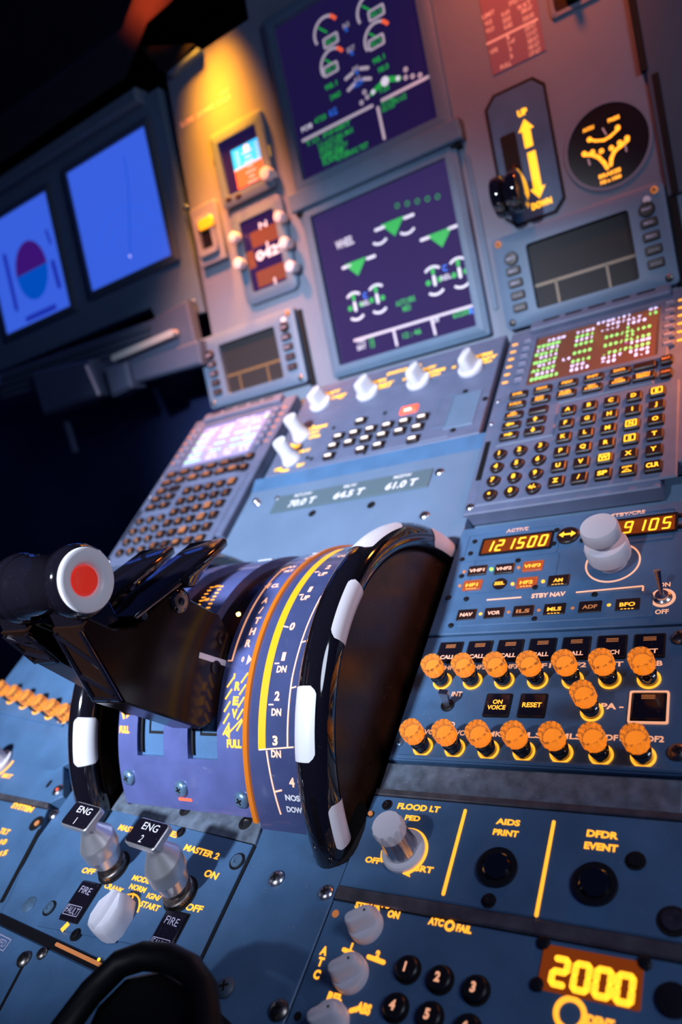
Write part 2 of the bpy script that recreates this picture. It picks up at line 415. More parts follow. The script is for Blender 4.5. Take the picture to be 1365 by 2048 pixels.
for q in ((268, 607), (232, 625), (352, 480)):
    p = U(1, q); screw(lp, p[0], p[1], 3.4, z=-3)
b = MB().use('bezel_dark')
for q in ((340, 600), (312, 618)):
    p = U(1, q); b.lathe(p[0], p[1], [(3.6, -3), (3.6, -1.8), (2, -1.5), (0.01, -1.5)], 16)
b.bar(U(1, (322, 628)), U(1, (344, 590)), 4, -3, -2)
b.build('fastener', lp)

def display(at, w, h, bez, label, scr='screen_navy', bm='bezel_paint', depth=8, group=None, cat='display', notch=False):
    cx, cy = at
    t = thing('display_unit', 1, (cx, cy - h / 2 - bez), label, cat, group)
    z = 0
    b = MB().use(bm)
    b.ringp(rrect(cx, cy, w + 2 * bez, h + 2 * bez, 3), rrect(cx, cy, w, h, 1.2), z, z + depth, 1.2)
    b.ringp(rrect(cx, cy, w + 2 * bez - 8, h + 2 * bez - 8, 3), rrect(cx, cy, w, h, 1.2), z + depth - 1.5, z + depth + 1.2, 0.5)
    b.build('bezel', t)
    b = MB().use(scr); b.rr(cx, cy, w + 1, h + 1, 1.4, z, z + depth * 0.45); b.build('screen', t)
    return t, z + depth * 0.45 + 0.15

# --- upper engine display
S = 167.0; xc = 1.64
y_sd = 10.02 + S / 2; y_ew = 10.02 + S + 35.5 + S / 2
ew, zs = display((xc, y_ew), S - 4, S - 3, 13, 'upper centre display with engine dials and green memo text under white lines', group='centre displays')
ZE = Z(500, 0, 2.967)
def P1(q, z=4.0): return U(1, q, z)
b = MB().use('sym_grey')
def arc(mb, c, r, w, a0, a1, z): mb.ring(c[0], c[1], r - w / 2, r + w / 2, z, z + 0.2, 24, a0, a1)
dials = [((440, 165), (480, 240)), ((480, 355), (480, 410)), ((700, 35), (750, 75)), ((745, 200), (750, 250))]
g = MB().use('sym_green'); rd = MB().use('sym_red'); bl = MB().use('sym_blue')
for (cx_, cy_), (bx, by) in dials:
    c = P1(ZE(cx_ + 15, cy_ + 25)); arc(b, c, 15, 2.8, radians(60), radians(205), zs)
    arc(rd, c, 15, 3.6, radians(28), radians(60), zs + 0.05)
    k = P1(ZE(bx, by)); b.ringp(rrect(k[0], k[1], 19, 11, 2.2), rrect(k[0], k[1], 14.5, 6.8, 1), zs, zs + 0.25)
    g.text('82.5', k[0], k[1], 4.4, w=12, z=zs + 0.2)
    g.bar((c[0], c[1]), (c[0] - 8, c[1] + 8), 1.8, zs, zs + 0.2)
for l0, l1 in (((315, 835), (725, 628)), ((785, 595), (1105, 432)), ((760, 640), (798, 820))):
    b.bar(P1(ZE(*l0)), P1(ZE(*l1)), 3.2, zs, zs + 0.25)
for l0, l1 in (((570, 468), (608, 435)), ((655, 407), (700, 402)), ((585, 535), (618, 500)), ((675, 468), (715, 466))):
    b.bar(P1(ZE(*l0)), P1(ZE(*l1)), 3.4, zs, zs + 0.25)
for q in ((925, 412), (925, 460), (966, 452), (1010, 446), (680, 546), (697, 576), (663, 609)):
    k = P1(ZE(*q)); b.ring(k[0], k[1], 0.9, 2.4, zs, zs + 0.25, 14)
for tx, q, w_ in (('N1', (570, 150), 7), ('EGT', (600, 290), 9), ('FF', (628, 410), 7), ('KG', (640, 470), 7)):
    k = P1(ZE(*q)); b.text(tx, k[0], k[1], 5, w=w_, z=zs + 0.2)
b.use('sym_white'); lab(b, 1, 'FOB', ZE(320, 780), ZE(382, 745), 5, z=zs + 0.2)
k = P1(ZE(802, 482)); b.lathe(k[0], k[1], [(4.6, zs), (4.6, zs + 0.3)], 20)
for q in ((880, 465), (732, 546)):
    k = P1(ZE(*q)); b.lathe(k[0], k[1], [(2.4, zs + 0.3), (2.4, zs + 0.5)], 14)
b.build('symbology', ew)
g.bar(P1(ZE(725, 555)), P1(ZE(795, 480)), 4.6, zs, zs + 0.2); g.bar(P1(ZE(800, 472)), P1(ZE(885, 465)), 5.2, zs, zs + 0.2)
for tx, a_, c_ in (('98.1', (740, 372), (812, 345)), ('98.0', (772, 425), (835, 400)), ('F20', (785, 548), (838, 520)), ('98.1', (458, 528), (530, 500)), ('2460', (488, 588), (550, 560)),
                   ('4720', (395, 728), (465, 695)), ('T.O. INHIBIT', (345, 860), (610, 735)), ('T.O AUTO BRK..MAX', (415, 880), (625, 770)), ('SIGNS ON', (425, 905), (560, 835)),
                   ('CABIN READY', (430, 930), (595, 860)), ('SPLRS ARM', (440, 955), (565, 890)), ('FLAPS T.O', (448, 980), (600, 900)), ('TO CONFIG TEST', (520, 950), (715, 865)),
                   ('AUTO BRK', (790, 622), (868, 590)), ('GND SPLRS', (795, 660), (870, 625)), ('ENG A.ICE', (862, 605), (940, 580))):
    lab(g, 1, tx, ZE(*a_), ZE(*c_), 5.2, z=zs + 0.2)
g.build('green_data', ew)
rd.build('red_limits', ew)
for q in ((572, 175), (605, 315), (635, 430)):
    k = P1(ZE(*q)); bl.text('%', k[0], k[1], 4.5, z=zs + 0.2)
lab(bl, 1, 'KG.H', ZE(622, 515), ZE(680, 490), 6, z=zs + 0.2)
lab(bl, 1, 'KG', ZE(485, 682), ZE(528, 662), 7, z=zs + 0.2)
bl.build('blue_units', ew)

# --- lower system display
sd, zs = display((xc, y_sd), S - 4, S - 3, 12, 'lower centre display with green wheel and gear-door symbols on dark violet', scr='screen_violet', group='centre displays')
ZS = Z(400, 380, 2.275)
b = MB().use('sym_white'); g = MB().use('sym_green'); bl = MB().use('sym_blue')
for c0, c1, tri in (((800, 183), (970, 112), (880, 165)), ((1008, 228), (1170, 162), (1095, 215)), ((652, 355), (795, 300), (712, 348))):
    a_ = P1(ZS(*c0)); c_ = P1(ZS(*c1)); d = (c_[0] - a_[0]) * 0.22
    b.bar(a_, (a_[0] + d, a_[1]), 3.2, zs, zs + 0.2); b.bar((c_[0] - d, c_[1]), c_, 3.2, zs, zs + 0.2)
    k = P1(ZS(*tri)); g.prism([(k[0] - 14, k[1] + 6), (k[0], k[1] - 10), (k[0] + 14, k[1] + 6)], zs, zs + 0.2)
for q, up_ in (((820, 235), 0), ((945, 188), 0), ((1057, 360), 1), ((1172, 320), 1), ((1078, 465), 0), ((1195, 432), 0), ((698, 478), 1), ((800, 442), 1), ((718, 580), 0), ((820, 548), 0)):
    k = P1(ZS(*q)); cc_ = (k[0], k[1] + (-10 if up_ else 10))
    arc(b, cc_, 12, 2.6, radians(48 if up_ else 228), radians(132 if up_ else 312), zs)
for q in ((1068, 412), (1183, 376), (707, 530), (808, 494)):
    k = P1(ZS(*q)); b.rr(k[0], k[1], 3.5, 11, 1.6, zs, zs + 0.2); g.rr(k[0], k[1] + 10, 4, 8, 1.8, zs, zs + 0.2)
for q in ((1040, 424), (1092, 406), (1157, 388), (1210, 368), (685, 540), (735, 520), (782, 502), (832, 490)):
    k = P1(ZS(*q)); g.lathe(k[0], k[1], [(2.8, zs), (2.8, zs + 0.2)], 14)
k = P1(ZS(1120, 396)); b.text('REL', k[0], k[1], 5, w=12, z=zs + 0.2)
k = P1(ZS(752, 514)); b.text('REL', k[0], k[1], 5, w=11, z=zs + 0.2)
lab(b, 1, 'WHEEL', ZS(628, 258), ZS(708, 225), 9, z=zs + 0.2)
for q in ((1115, 355), (752, 480)):
    k = P1(ZS(*q)); bl.text('C', k[0], k[1], 6, z=zs + 0.2)
for i in range(5):
    k = P1(ZS(898 + 46 * i, 72 - 10.5 * i)); g.ring(k[0], k[1], 2.0, 2.7, zs, zs + 0.2, 12)
for tx, a_, c_ in (('AUTO BRK', (900, 520), (990, 493)), ('MED', (932, 545), (968, 532)), ('12 : 46', (932, 662), (1015, 645)), ('63200', (1160, 575), (1235, 550)), ('12', (780, 685), (800, 680)), ('13', (785, 710), (803, 703))):
    lab(g, 1, tx, ZS(*a_), ZS(*c_), 5.5, z=zs + 0.2)
lab(b, 1, 'TAT', ZS(722, 692), ZS(765, 680), 5, z=zs + 0.2); lab(b, 1, 'SAT', ZS(725, 722), ZS(765, 708), 5, z=zs + 0.2); lab(b, 1, 'GW', ZS(1062, 598), ZS(1098, 588), 5.5, z=zs + 0.2)
k = P1(ZS(1250, 546)); bl.text('KG', k[0], k[1], 6, z=zs + 0.2)
b.use('sym_grey')
for l0, l1 in (((705, 685), (1262, 520)), ((882, 640), (897, 705)), ((1055, 590), (1072, 655))): b.bar(P1(ZS(*l0)), P1(ZS(*l1)), 2.8, zs, zs + 0.2)
b.build('symbology', sd); g.build('green_data', sd); bl.build('blue_units', sd)
# ledge between the two displays
lg = thing('display_ledge', 1, (xc, 190), 'pale blue-grey horizontal ledge between the two centre displays', 'trim')
b = MB().use('bezel_paint'); b.rr(xc, 10.02 + S + 18, S + 38, 20, 2, 0, 13, 1.5); b.build('rail', lg)
b = MB().use('black_matte'); b.rr(xc, 10.02 + S + 5, S + 30, 4, 1, 0, 8.5); b.build('slot', lg)
b = MB().use('dark_steel'); k = U(1, (925, 262)); b.rr(k[0], k[1], 6, 20, 2, 0, 12, 1); b.build('latch', lg)

# --- captain's blue screens
nx, ny = (-291.5 - 447.2) / 2, (363 + 203) / 2
nd, zs = display((nx, ny), 156, 161, 9, 'bright blue navigation screen, right one of the pair at the far left', scr='screen_blue', bm='bezel_dark', depth=5, group='captain side screens')
b = MB().use('sym_blue')
for rr_ in (38, 62):
    b.ring(nx + 5, ny - 58, rr_, rr_ + 0.9, zs, zs + 0.15, 40, radians(25), radians(155))
b.build('range_rings', nd)
b = MB().use('pfd_blue'); b.bar((nx + 5, ny - 60), (nx + 28, ny + 20), 1.6, zs, zs + 0.15); b.bar((nx + 28, ny + 20), (nx + 32, ny + 60), 1.4, zs, zs + 0.15)
b.use('sym_lilac'); b.text('+', nx + 5, ny - 58, 6, z=zs + 0.2); b.build('route_line', nd)
px_, py_ = (-494.5 - 650) / 2, (359 + 196.5) / 2
pf, zs = display((px_, py_), 156, 161, 9, 'bright blue attitude screen with purple and blue globe, cut by the left edge', scr='screen_blue', bm='bezel_dark', depth=5, group='captain side screens')
ZP = Z(0, 380, 5.6875)
c = U(1, ZP(380, 930)); r_ = 36
b = MB().use('pfd_purple')
A = [pi * k / 24 for k in range(25)]
b.prism([(c[0] + r_ * cos(a), c[1] + 2 + r_ * 1.15 * sin(a)) for a in A], zs, zs + 0.2)
b.build('sky_half', pf)
b = MB().use('pfd_blue'); b.prism([(c[0] + r_ * cos(a + pi), c[1] + 2 + r_ * 1.15 * sin(a + pi)) for a in A], zs, zs + 0.2); b.build('ground_half', pf)
b = MB().use('pfd_navy')
for p_, q_, w_ in (((70, 760), (205, 1350), 9), ((620, 830), (690, 1090), 9), ((330, 1470), (640, 1330), 8), ((545, 470), (590, 600), 5)):
    b.bar(U(1, ZP(*p_)), U(1, ZP(*q_)), w_, zs, zs + 0.2)
b.build('scales', pf)

# --- standby attitude display
ZI = Z(380, 200, 4.877)
cx_, cy_, w_, h_ = quad(1, ZI(310, 440), ZI(670, 255), ZI(800, 800), ZI(415, 930))
isi = thing('standby_display', 1, (cx_, cy_ - h_ / 2 - 8), 'small standby attitude display with cyan sky and red earth beside the amber glow', 'instrument')
b = MB().use('bezel_paint'); b.ringp(rrect(cx_, cy_, w_ + 20, h_ + 24, 4), rrect(cx_, cy_, w_, h_, 2), 0, 9, 1); b.build('bezel', isi)
b = MB().use('screen_navy'); b.rr(cx_, cy_, w_ + 1, h_ + 1, 2, 0, 5); b.build('screen', isi)
k0 = U(1, ZI(400, 500), 5); k1 = U(1, ZI(690, 350), 5); k2 = U(1, ZI(455, 690), 5); k3 = U(1, ZI(505, 860), 5); k4 = U(1, ZI(770, 620), 5)
b = MB().use('adi_sky'); b.box(k0[0], k1[0] + 2, k2[1], k0[1], 5, 5.3); b.build('sky', isi)
b = MB().use('adi_earth'); b.box(k0[0], k1[0] + 2, k3[1], k2[1], 5, 5.3); b.build('earth', isi)
b = MB().use('sym_white'); mx_ = (k0[0] + k1[0]) / 2
for i in range(7): b.bar((mx_ - (4 if i % 2 else 7), k2[1] + 14 - i * 5.5), (mx_ + (4 if i % 2 else 7), k2[1] + 14 - i * 5.5), 0.9, 5.3, 5.5)
b.lathe(mx_, k0[1] - 5, [(4, 5.3), (4, 5.5)], 16)
for sx in (-1, 1):
    for i in range(5): b.bar((mx_ + sx * 13, k0[1] - 5 - i * 4), (mx_ + sx * 16, k0[1] - 5 - i * 4), 0.9, 5.3, 5.5)
b.bar((k0[0], k2[1]), (k1[0] + 2, k2[1]), 1.2, 5.3, 5.5)
b.use('yellow_scale'); b.rr(k1[0] + 6, k2[1] + 3, 5, 13, 1.5, 5, 5.5)
b.build('symbology', isi)
kb = U(1, ZI(720, 750), 14); b = MB().use('white_knob'); b.lathe(kb[0] + 4, kb[1] + 2, [(6, 0), (6, 6), (7.4, 7), (7.4, 16), (6.2, 18), (0.01, 18.6)], 30, flutes=14, fd=0.06, fr=(7, 16)); b.build('knob', isi)
for i, q in enumerate(((345, 350), (545, 215), (275, 620), (330, 840))):
    k = U(1, ZI(*q)); b = MB().use('key_black'); b.rr(k[0], k[1], 8 if i < 2 else 5, 5 if i < 2 else 9, 1, 0, 5.5, 0.6); b.build('button', isi)
for i in range(2):
    k = U(1, ZI(430 + 95 * i, 985 - 30 * i)); b = MB().use('key_black'); b.rr(k[0], k[1], 8, 4.5, 1, 0, 10.5, 0.6); b.build('button', isi)

# --- standby digital instrument with white knobs
cx_, cy_, w_, h_ = quad(1, ZI(505, 1210), ZI(830, 1060), ZI(990, 1770), ZI(650, 1870))
stb = thing('digital_distance_indicator', 1, (cx_, cy_ - h_ / 2 - 12), 'tall dark digital instrument with white numerals and white push knobs around it', 'instrument')
b = MB().use('bezel_paint')
b.ringp([(x, y) for x, y in rrect(cx_, cy_, w_ + 26, h_ + 26, 9)], rrect(cx_, cy_, w_, h_, 2), 0, 6, 1.2); b.build('bezel', stb)
b = MB().use('screen_navy'); b.rr(cx_, cy_, w_ + 1, h_ + 1, 2, 0, 3.4); b.build('screen', stb)
b = MB().use('screen_brown')
for a_, c_ in (((640, 1300), (880, 1340)), ((700, 1680), (940, 1730))):
    k = U(1, ZI((a_[0] + c_[0]) / 2, (a_[1] + c_[1]) / 2)); b.rr(k[0], k[1], 44, 18, 1, 3.4, 3.6)
k = U(1, ZI(630, 1560)); b.rr(k[0] - 2, k[1], 12, 20, 1, 3.4, 3.6)
b.build('window', stb)
b = MB().use('sym_white'); lab(b, 1, '0429', ZI(665, 1525), ZI(955, 1430), 11, z=3.7, bold=0.05); lab(b, 1, 'N', ZI(690, 1215), ZI(775, 1225), 7, z=3.7)
k = U(1, ZI(850, 1765)); b.text('S', k[0], k[1], 7, z=3.7); k = U(1, ZI(775, 1410)); b.text('8', k[0], k[1], 6, z=3.7); b.build('numerals', stb)
for q, r_ in (((445, 1345), 6.2), ((495, 1600), 6.6), ((885, 1145), 6.2), ((940, 1400), 6.6), ((1000, 1630), 6.6)):
    k = U(1, ZI(*q), 12); b = MB().use('white_knob'); b.lathe(k[0], k[1], [(r_ * .7, 4), (r_ * .7, 9), (r_, 10), (r_, 17), (r_ * .8, 18.5), (0.01, 19)], 26, flutes=12, fd=0.06, fr=(10, 17)); b.build('knob', stb)

# --- guarded switch plate with yellow label
cx_, cy_, w_, h_ = quad(1, ZI(60, 1060), ZI(290, 1000), ZI(400, 1560), ZI(130, 1650))
gs = thing('guarded_switch', 1, (cx_, cy_), 'raised grey switch box with yellow tab above a black rocker, left of the digital instrument', 'switch')
b = MB().use('main_panel_paint'); b.rr(cx_, cy_, w_, h_, 2, 0, 9, 1); b.build('housing', gs)
k = U(1, ZI(175, 1330), 9)
b = MB().use('main_panel_paint'); b.ringp(rrect(k[0], k[1], 30, 46, 6), rrect(k[0], k[1], 19, 30, 1.5), 9, 14, 1.2); b.build('guard', gs)
b = MB().use('black_plastic'); b.rr(k[0] + 1, k[1] - 3, 18, 26, 1.2, 9, 11.5, 1); b.build('rocker', gs)
b = MB().use('yellow_guard'); k = U(1, ZI(155, 1205), 14); b.rr(k[0], k[1], 24, 13, 4, 13, 15.5, 1); b.build('tab', gs)

# --- datalink display units
def dcdu(C, label, group='datalink units'):
    cx, cy, w, h = quad(1, *C)
    t = thing('datalink_display', 1, (cx, cy - h / 2 - 14), label, 'display', group)
    b = MB().use('panel_paint_light'); b.ringp(rrect(cx - 1, cy + 1, w + 62, h + 26, 4), rrect(cx, cy, w, h, 3), 0, 11, 1.4); b.build('bezel', t)
    b = MB().use('screen_off'); b.rr(cx, cy, w + 1, h + 1, 3, 0, 6); b.build('screen', t)
    b = MB().use('screen_line_brown'); y = cy - h * 0.14
    b.box(cx - w / 2 + 1, cx + w / 2 - 1, y - 1.4, y + 1.4, 6, 6.2); b.box(cx - w * .28 - 1.1, cx - w * .28 + 1.1, cy - h / 2 + 1, y, 6, 6.2); b.box(cx + w * .22 - 1.1, cx + w * .22 + 1.1, cy - h / 2 + 1, y, 6, 6.2)
    b.build('grid_lines', t)
    for sx in (-1, 1):
        for i in range(5):
            y = cy + h * 0.36 - i * (h * 0.19) - (0 if sx < 0 else -3); x = cx + sx * (w / 2 + 15)
            b = MB().use('key_black')
            if i == 0: b.lathe(x, y, [(6.5, 0), (6.5, 12), (5.6, 13.4), (0.01, 13.6)], 24)
            else: b.rr(x, y, 13.5, 7.5, 1.5, 0, 13.2, 1)
            b.use('print_violet'); b.text(('BRT' if sx < 0 else 'PRINT', 'MSG-', 'MSG+', '---', '---')[i], x, y, 2.4, w=8, z=13.7)
            b.build('key', t)
    for sx, sy in ((-1, 1), (1, 1), (-1, -1), (1, -1)):
        screw(t, cx - 1 + sx * (w / 2 + 24), cy + 1 + sy * (h / 2 + 7), 3.2, z=11, m='amber_dim' if sy > 0 else 'dark_steel')  # upper screws get an amber glint, put in as glow in their material
    b = MB().use('white_knob'); b.lathe(cx + w / 2 + 16, cy + h / 2 + 2, [(3.2, 11), (3.2, 12.5), (0.01, 13)], 18); b.build('light_sensor', t)
    return t
z4 = Z(380, 600, 4.875); z3 = Z(960, 380, 3.37)
dcdu([z4(330, 440), z4(870, 265), z4(980, 770), z4(430, 900)], 'small blank datalink screen in pale frame above the left keyboard unit')
dcdu([z3(330, 365), z3(1020, 160), z3(1100, 620), z3(410, 800)], 'blank datalink screen in grey frame above the right keyboard unit, right of the displays')
for cc_, lb in ((((1100, 430)), 0),): pass
b = MB().use('black_matte'); k = U(1, z4(1130, 480)); k2 = U(1, z4(1230, 800)); k3 = U(1, z4(350, 1060))
b.box(k2[0] - 7, k2[0] + 1, k3[1] - 2, U(1, z4(1060, 100))[1], 0, 3, 0.8); b.build('panel_recess', cp)
k = U(1, z3(1250, 10)); k2 = U(1, z3(1350, 620)); b = MB().use('black_matte'); b.box(k2[0] - 1, k2[0] + 9, k2[1] - 4, k[1] + 4, 0, 3, 0.8); b.build('panel_recess', cp)

# --- landing gear lever
ZG = Z(900, 0, 2.9355)
cx_, cy_, w_, h_ = quad(1, ZG(235, 640), ZG(560, 590), ZG(650, 1130), ZG(330, 1240))
w_ += 2; h_ = 118
gl = thing('landing_gear_lever', 1, (cx_, cy_), 'black wheel-shaped gear lever in blue plate with glowing up and down arrows', 'lever')
oc = []
def octo(cx, cy, w, h, c): return [(cx - w/2 + c, cy - h/2), (cx + w/2 - c, cy - h/2), (cx + w/2, cy - h/2 + c), (cx + w/2, cy + h/2 - c), (cx + w/2 - c, cy + h/2), (cx - w/2 + c, cy + h/2), (cx - w/2, cy + h/2 - c), (cx - w/2, cy - h/2 + c)]
b = MB().use('panel_paint'); b.prism(octo(cx_, cy_, w_, h_, 9), 0, 1.2, 0.4); b.use('black_matte'); b.ringp(octo(cx_, cy_, w_ + 5, h_ + 5, 10), octo(cx_, cy_, w_, h_, 9), 0, 1.0); b.build('plate', gl)
s0 = U(1, ZG(345, 790)); s1 = U(1, ZG(445, 1230))
sx = (s0[0] + s1[0]) / 2 - 2
b = MB().use('hole_black'); b.rr(sx, (s0[1] + s1[1]) / 2, 15, s0[1] - s1[1], 2, 1.2, 1.6); b.build('slot', gl)
kc = U(1, ZG(325, 1150), 32)
b = MB().use('black_gloss'); b.tube([(sx, kc[1] + 30, 0), (sx, kc[1] + 10, 18), (sx, kc[1], 30)], 5, 12); b.build('arm', gl)
b = MB().use('black_gloss'); b.M = Matrix.Translation((kc[0] - 8, kc[1], 32)) @ Matrix.Rotation(pi / 2, 4, 'Y')
b.lathe(0, 0, [(14, -2), (18, 0), (19, 5), (18, 9), (14, 11), (14, 13), (18, 15), (19, 20), (18, 24), (13, 26), (0.01, 26)], 40); b.build('wheel_knob', gl)
b = MB().use('amber_bright')
def arrow(mb, p, q, w, z):
    a_ = Vector(p); c_ = Vector(q); d = (c_ - a_).normalized(); n = Vector((-d.y, d.x))
    h0 = c_ - d * w * 1.1
    P = [a_ - n * w * .42, h0 - n * w * .42, h0 - n * w * .8, c_, h0 + n * w * .8, h0 + n * w * .42, a_ + n * w * .42]
    mb.prism([(v.x, v.y) for v in P], z, z + 0.3)
k0 = U(1, ZG(470, 865)); k1 = U(1, ZG(445, 700)); arrow(b, (k0[0], k0[1]), (k0[0] + 0, k1[1]), 9, 1.2)
k2 = U(1, ZG(487, 890)); k3 = U(1, ZG(532, 1165)); arrow(b, (k0[0] + 1, k2[1]), (k0[0] + 1, k3[1]), 9, 1.2)
kk = U(1, ZG(433, 668)); b.text('UP', k0[0] - 0.5, kk[1] + 1, 6, w=9, z=1.6, bold=0.06); kk = U(1, ZG(543, 1190)); b.text('DOWN', k0[0] + 2, kk[1] - 1, 6, w=19, z=1.6, bold=0.06); b.build('arrows', gl)

# --- triple pressure gauge
ZB = Z(1080, 0, 4.789)
c = U(1, ZB(652, 1395)); l_ = U(1, ZB(330, 1440)); rg = 35.5
pg = thing('brake_pressure_gauge', 1, c, 'round black brake pressure gauge with glowing amber Y-shaped scales', 'gauge')
b = MB().use('main_panel_paint'); b.ring(c[0], c[1], rg - 1, rg + 2, 0, 1.5, 56); b.build('rim', pg)
b = MB().use('black_plastic'); b.lathe(c[0], c[1], [(rg, 0), (rg, 0.8)], 56); b.build('dial', pg)
b = MB().use('amber_glow')
def polyl(mb, pts, w, z):
    P = [U(1, ZB(*q)) for q in pts]
    for i in range(len(P) - 1): mb.bar(P[i], P[i + 1], w, z, z + 0.25)
polyl(b, [(430, 1485), (500, 1482), (570, 1510), (620, 1560), (650, 1610)], 3.4, 0.8)
polyl(b, [(845, 1345), (780, 1400), (720, 1450), (690, 1520), (685, 1580)], 3.4, 0.8)
polyl(b, [(480, 1340), (540, 1352), (620, 1345), (680, 1310), (760, 1235)], 2.4, 0.8)
for q in ((430, 1475), (510, 1460), (595, 1450), (690, 1420), (770, 1370), (840, 1325), (480, 1340), (750, 1225)):
    k = U(1, ZB(*q)); b.lathe(k[0], k[1], [(2.3, 0.8), (2.3, 1.05)], 12)
k = U(1, ZB(680, 1690)); b.text('BRAKES', k[0], k[1] + 2.6, 3.6, w=19, z=1.0, bold=0.06); b.text('PSI x 1000', k[0], k[1] - 2.8, 3.2, w=18, z=1.0, bold=0.06)
k = U(1, ZB(468, 1238)); b.text('ACCU', k[0], k[1], 3.2, w=10, z=1.0, bold=0.06); k = U(1, ZB(712, 1140)); b.text('PRESS', k[0], k[1], 3.2, w=10, z=1.0, bold=0.06)
b.build('scale_markings', pg)
b = MB().use('print_white')
for p_, q_ in (((608, 1235), (640, 1290)), ((825, 1400), (835, 1450)), ((470, 1530), (485, 1580))): b.bar(U(1, ZB(*p_)), U(1, ZB(*q_)), 1.4, 1.0, 1.3)
b.build('needles', pg)

# --- speed placard, top right
zl = Z(960, 0, 8.03)
pc = thing('speed_placard', 1, U(1, zl(500, 600)), 'maroon-lit speed limit placard with pink print, top right of the upper display', 'placard')
k = [U(1, zl(*q)) for q in ((30, 170), (930, -190), (1030, 850), (220, 1200))]
x0 = (k[0][0] + k[3][0]) / 2; x1 = (k[1][0] + k[2][0]) / 2; y1 = (k[0][1] + k[1][1]) / 2; y0 = (k[2][1] + k[3][1]) / 2
b = MB().use('placard_maroon'); b.box(x0, x1, y0, y1 + 25, 0, 0.9, 0.2); b.build('card', pc)
b = MB().use('print_pink')
lab(b, 1, 'SPEED LIMITS', zl(470, 60), zl(820, -90), 4, z=1.1)
for tx, a_, c_ in (('LIMIT', (50, 290), (245, 190)), ('FLAPS', (355, 235), (495, 205)), ('250', (370, 340), (510, 305)), ('0.82', (395, 440), (535, 400)), ('VLE', (85, 395), (205, 345)), ('VLO', (105, 515), (240, 455)),
                   ('VFE', (170, 850), (300, 805)), ('1', (440, 610), (480, 600)), ('1+F', (460, 710), (575, 650)), ('2', (475, 800), (520, 790)), ('3', (490, 920), (540, 905)), ('FULL', (340, 1090), (515, 1020)),
                   ('280/.67', (670, 195), (855, 120)), ('350/.82', (695, 320), (880, 240)), ('VMO', (610, 145), (690, 100)), ('KT', (710, 80), (830, 40)),
                   ('230 KT', (725, 475), (910, 400)), ('215 KT', (755, 575), (930, 500)), ('200 KT', (775, 680), (955, 600)), ('185 KT', (790, 780), (970, 700)), ('177 KT', (805, 890), (990, 800))):
    lab(b, 1, tx, zl(*a_), zl(*c_), 4.0, z=1.1, bold=0.03)
b.bar(U(1, zl(115, 720)), U(1, zl(940, 310)), 2.2, 0.9, 1.1, False)
b.build('lettering', pc)
k = U(1, (1150, 2))
sw = thing('toggle_switch', 1, k, 'dark recessed switch at the top edge, right of the speed placard', 'switch')
b = MB().use('main_panel_paint'); b.ringp(rrect(k[0], k[1] + 8, 42, 30, 3), rrect(k[0], k[1] + 8, 34, 22, 3), 0, 2.5, .5); b.build('frame', sw)
b = MB().use('black_plastic'); b.rr(k[0], k[1] + 8, 34, 22, 3, 0, 0.8); b.lathe(k[0], k[1] + 6, [(7, 0.8), (7, 6), (4, 8), (3, 18), (0.01, 19)], 20); b.build('lever', sw)

# ------------------------------------------------------------------ pedestal console
L2, L3 = 240.284, 208.459
ped = thing('center_pedestal', 0, (0, -300, -700), 'blue-grey centre pedestal console carrying levers, wheels and control panels', 'console')
def side_poly(d=14):
    pts = []
    for pl, y in ((2, 14), (2, -L2), (3, -L3), (4, -260)):
        v = PM[pl] @ Vector((0, y, -d)); pts.append((v.y, v.z))
    return pts
def xprism(mb, poly, x0, x1):
    """polygon given in world (y, z), extruded along x"""
    return mb.loft([[(x0, p[0], p[1]) for p in poly], [(x1, p[0], p[1]) for p in poly]])
sp = side_poly()
b = MB().use('bezel_paint'); xprism(b, sp + [(sp[-1][0], -738), (sp[0][0], -738)], 126, 288); b.build('right_housing', ped)
b = MB().use('bezel_paint'); xprism(b, sp + [(sp[-1][0], -738), (sp[0][0], -738)], -268, -114); b.build('left_housing', ped)
sp2 = side_poly(16)
cpoly = [sp2[0], sp2[1], (sp2[1][0] - 1, -170), (-455, -210), (sp2[3][0], sp2[3][1]), (sp2[3][0], -738), (sp2[0][0], -738)]
b = MB().use('web_black'); xprism(b, cpoly, -114, 126); b.build('center_housing', ped)

# front deck with the weight placard
fd = thing('front_deck', 2, (4, -200), 'pale blue-grey deck plate in front of the wheels, with screws and two oval holes', 'deck plate')
b = MB().use('panel_paint_light'); b.box(-117, 128.5, -L2 - 12, -149, -14, -3, 0.5); b.build('plate', fd)
b = MB().use('panel_paint'); b.loft([[(-117, -149.5, -12), (128.5, -149.5, -12), (128.5, -149.5, -3), (-117, -149.5, -3)], [(-117, -134, -12), (128.5, -134, -12), (128.5, -134, 0), (-117, -134, 0)]]); b.build('slope', fd)
for q in ((625, 1027), (743, 1010)):
    p = U(2, q, -3); b = MB().use('hole_black'); b.lathe(p[0], p[1], [(3.8, -3), (3.8, -2.7)], 20); b.build('hole', fd)
for q, r_ in (((556, 997), 3), ((880, 945), 4), ((850, 1032), 4.2), ((512, 952 + 50), 3.2), ((517, 1007), 3.4), ((868, 1125), 3)):
    p = U(2, q, -3); screw(fd, p[0], p[1], r_, z=-3, m='steel')
zw = Z(540, 930, 4.0147)
cx_, cy_, w_, h_ = quad(2, zw(60, 245), zw(1315, 50), zw(1260, 205), zw(30, 370), -3)
wp = thing('weight_placard', 2, (cx_, cy_, -3), 'grey strip placard reading 70.0 T, 64.5 T and 61.0 T', 'placard')
b = MB().use('placard_grey'); b.rr(cx_, cy_, w_, h_, 1, -3, -1.8, 0.3); b.build('strip', wp)
b = MB().use('print_white')
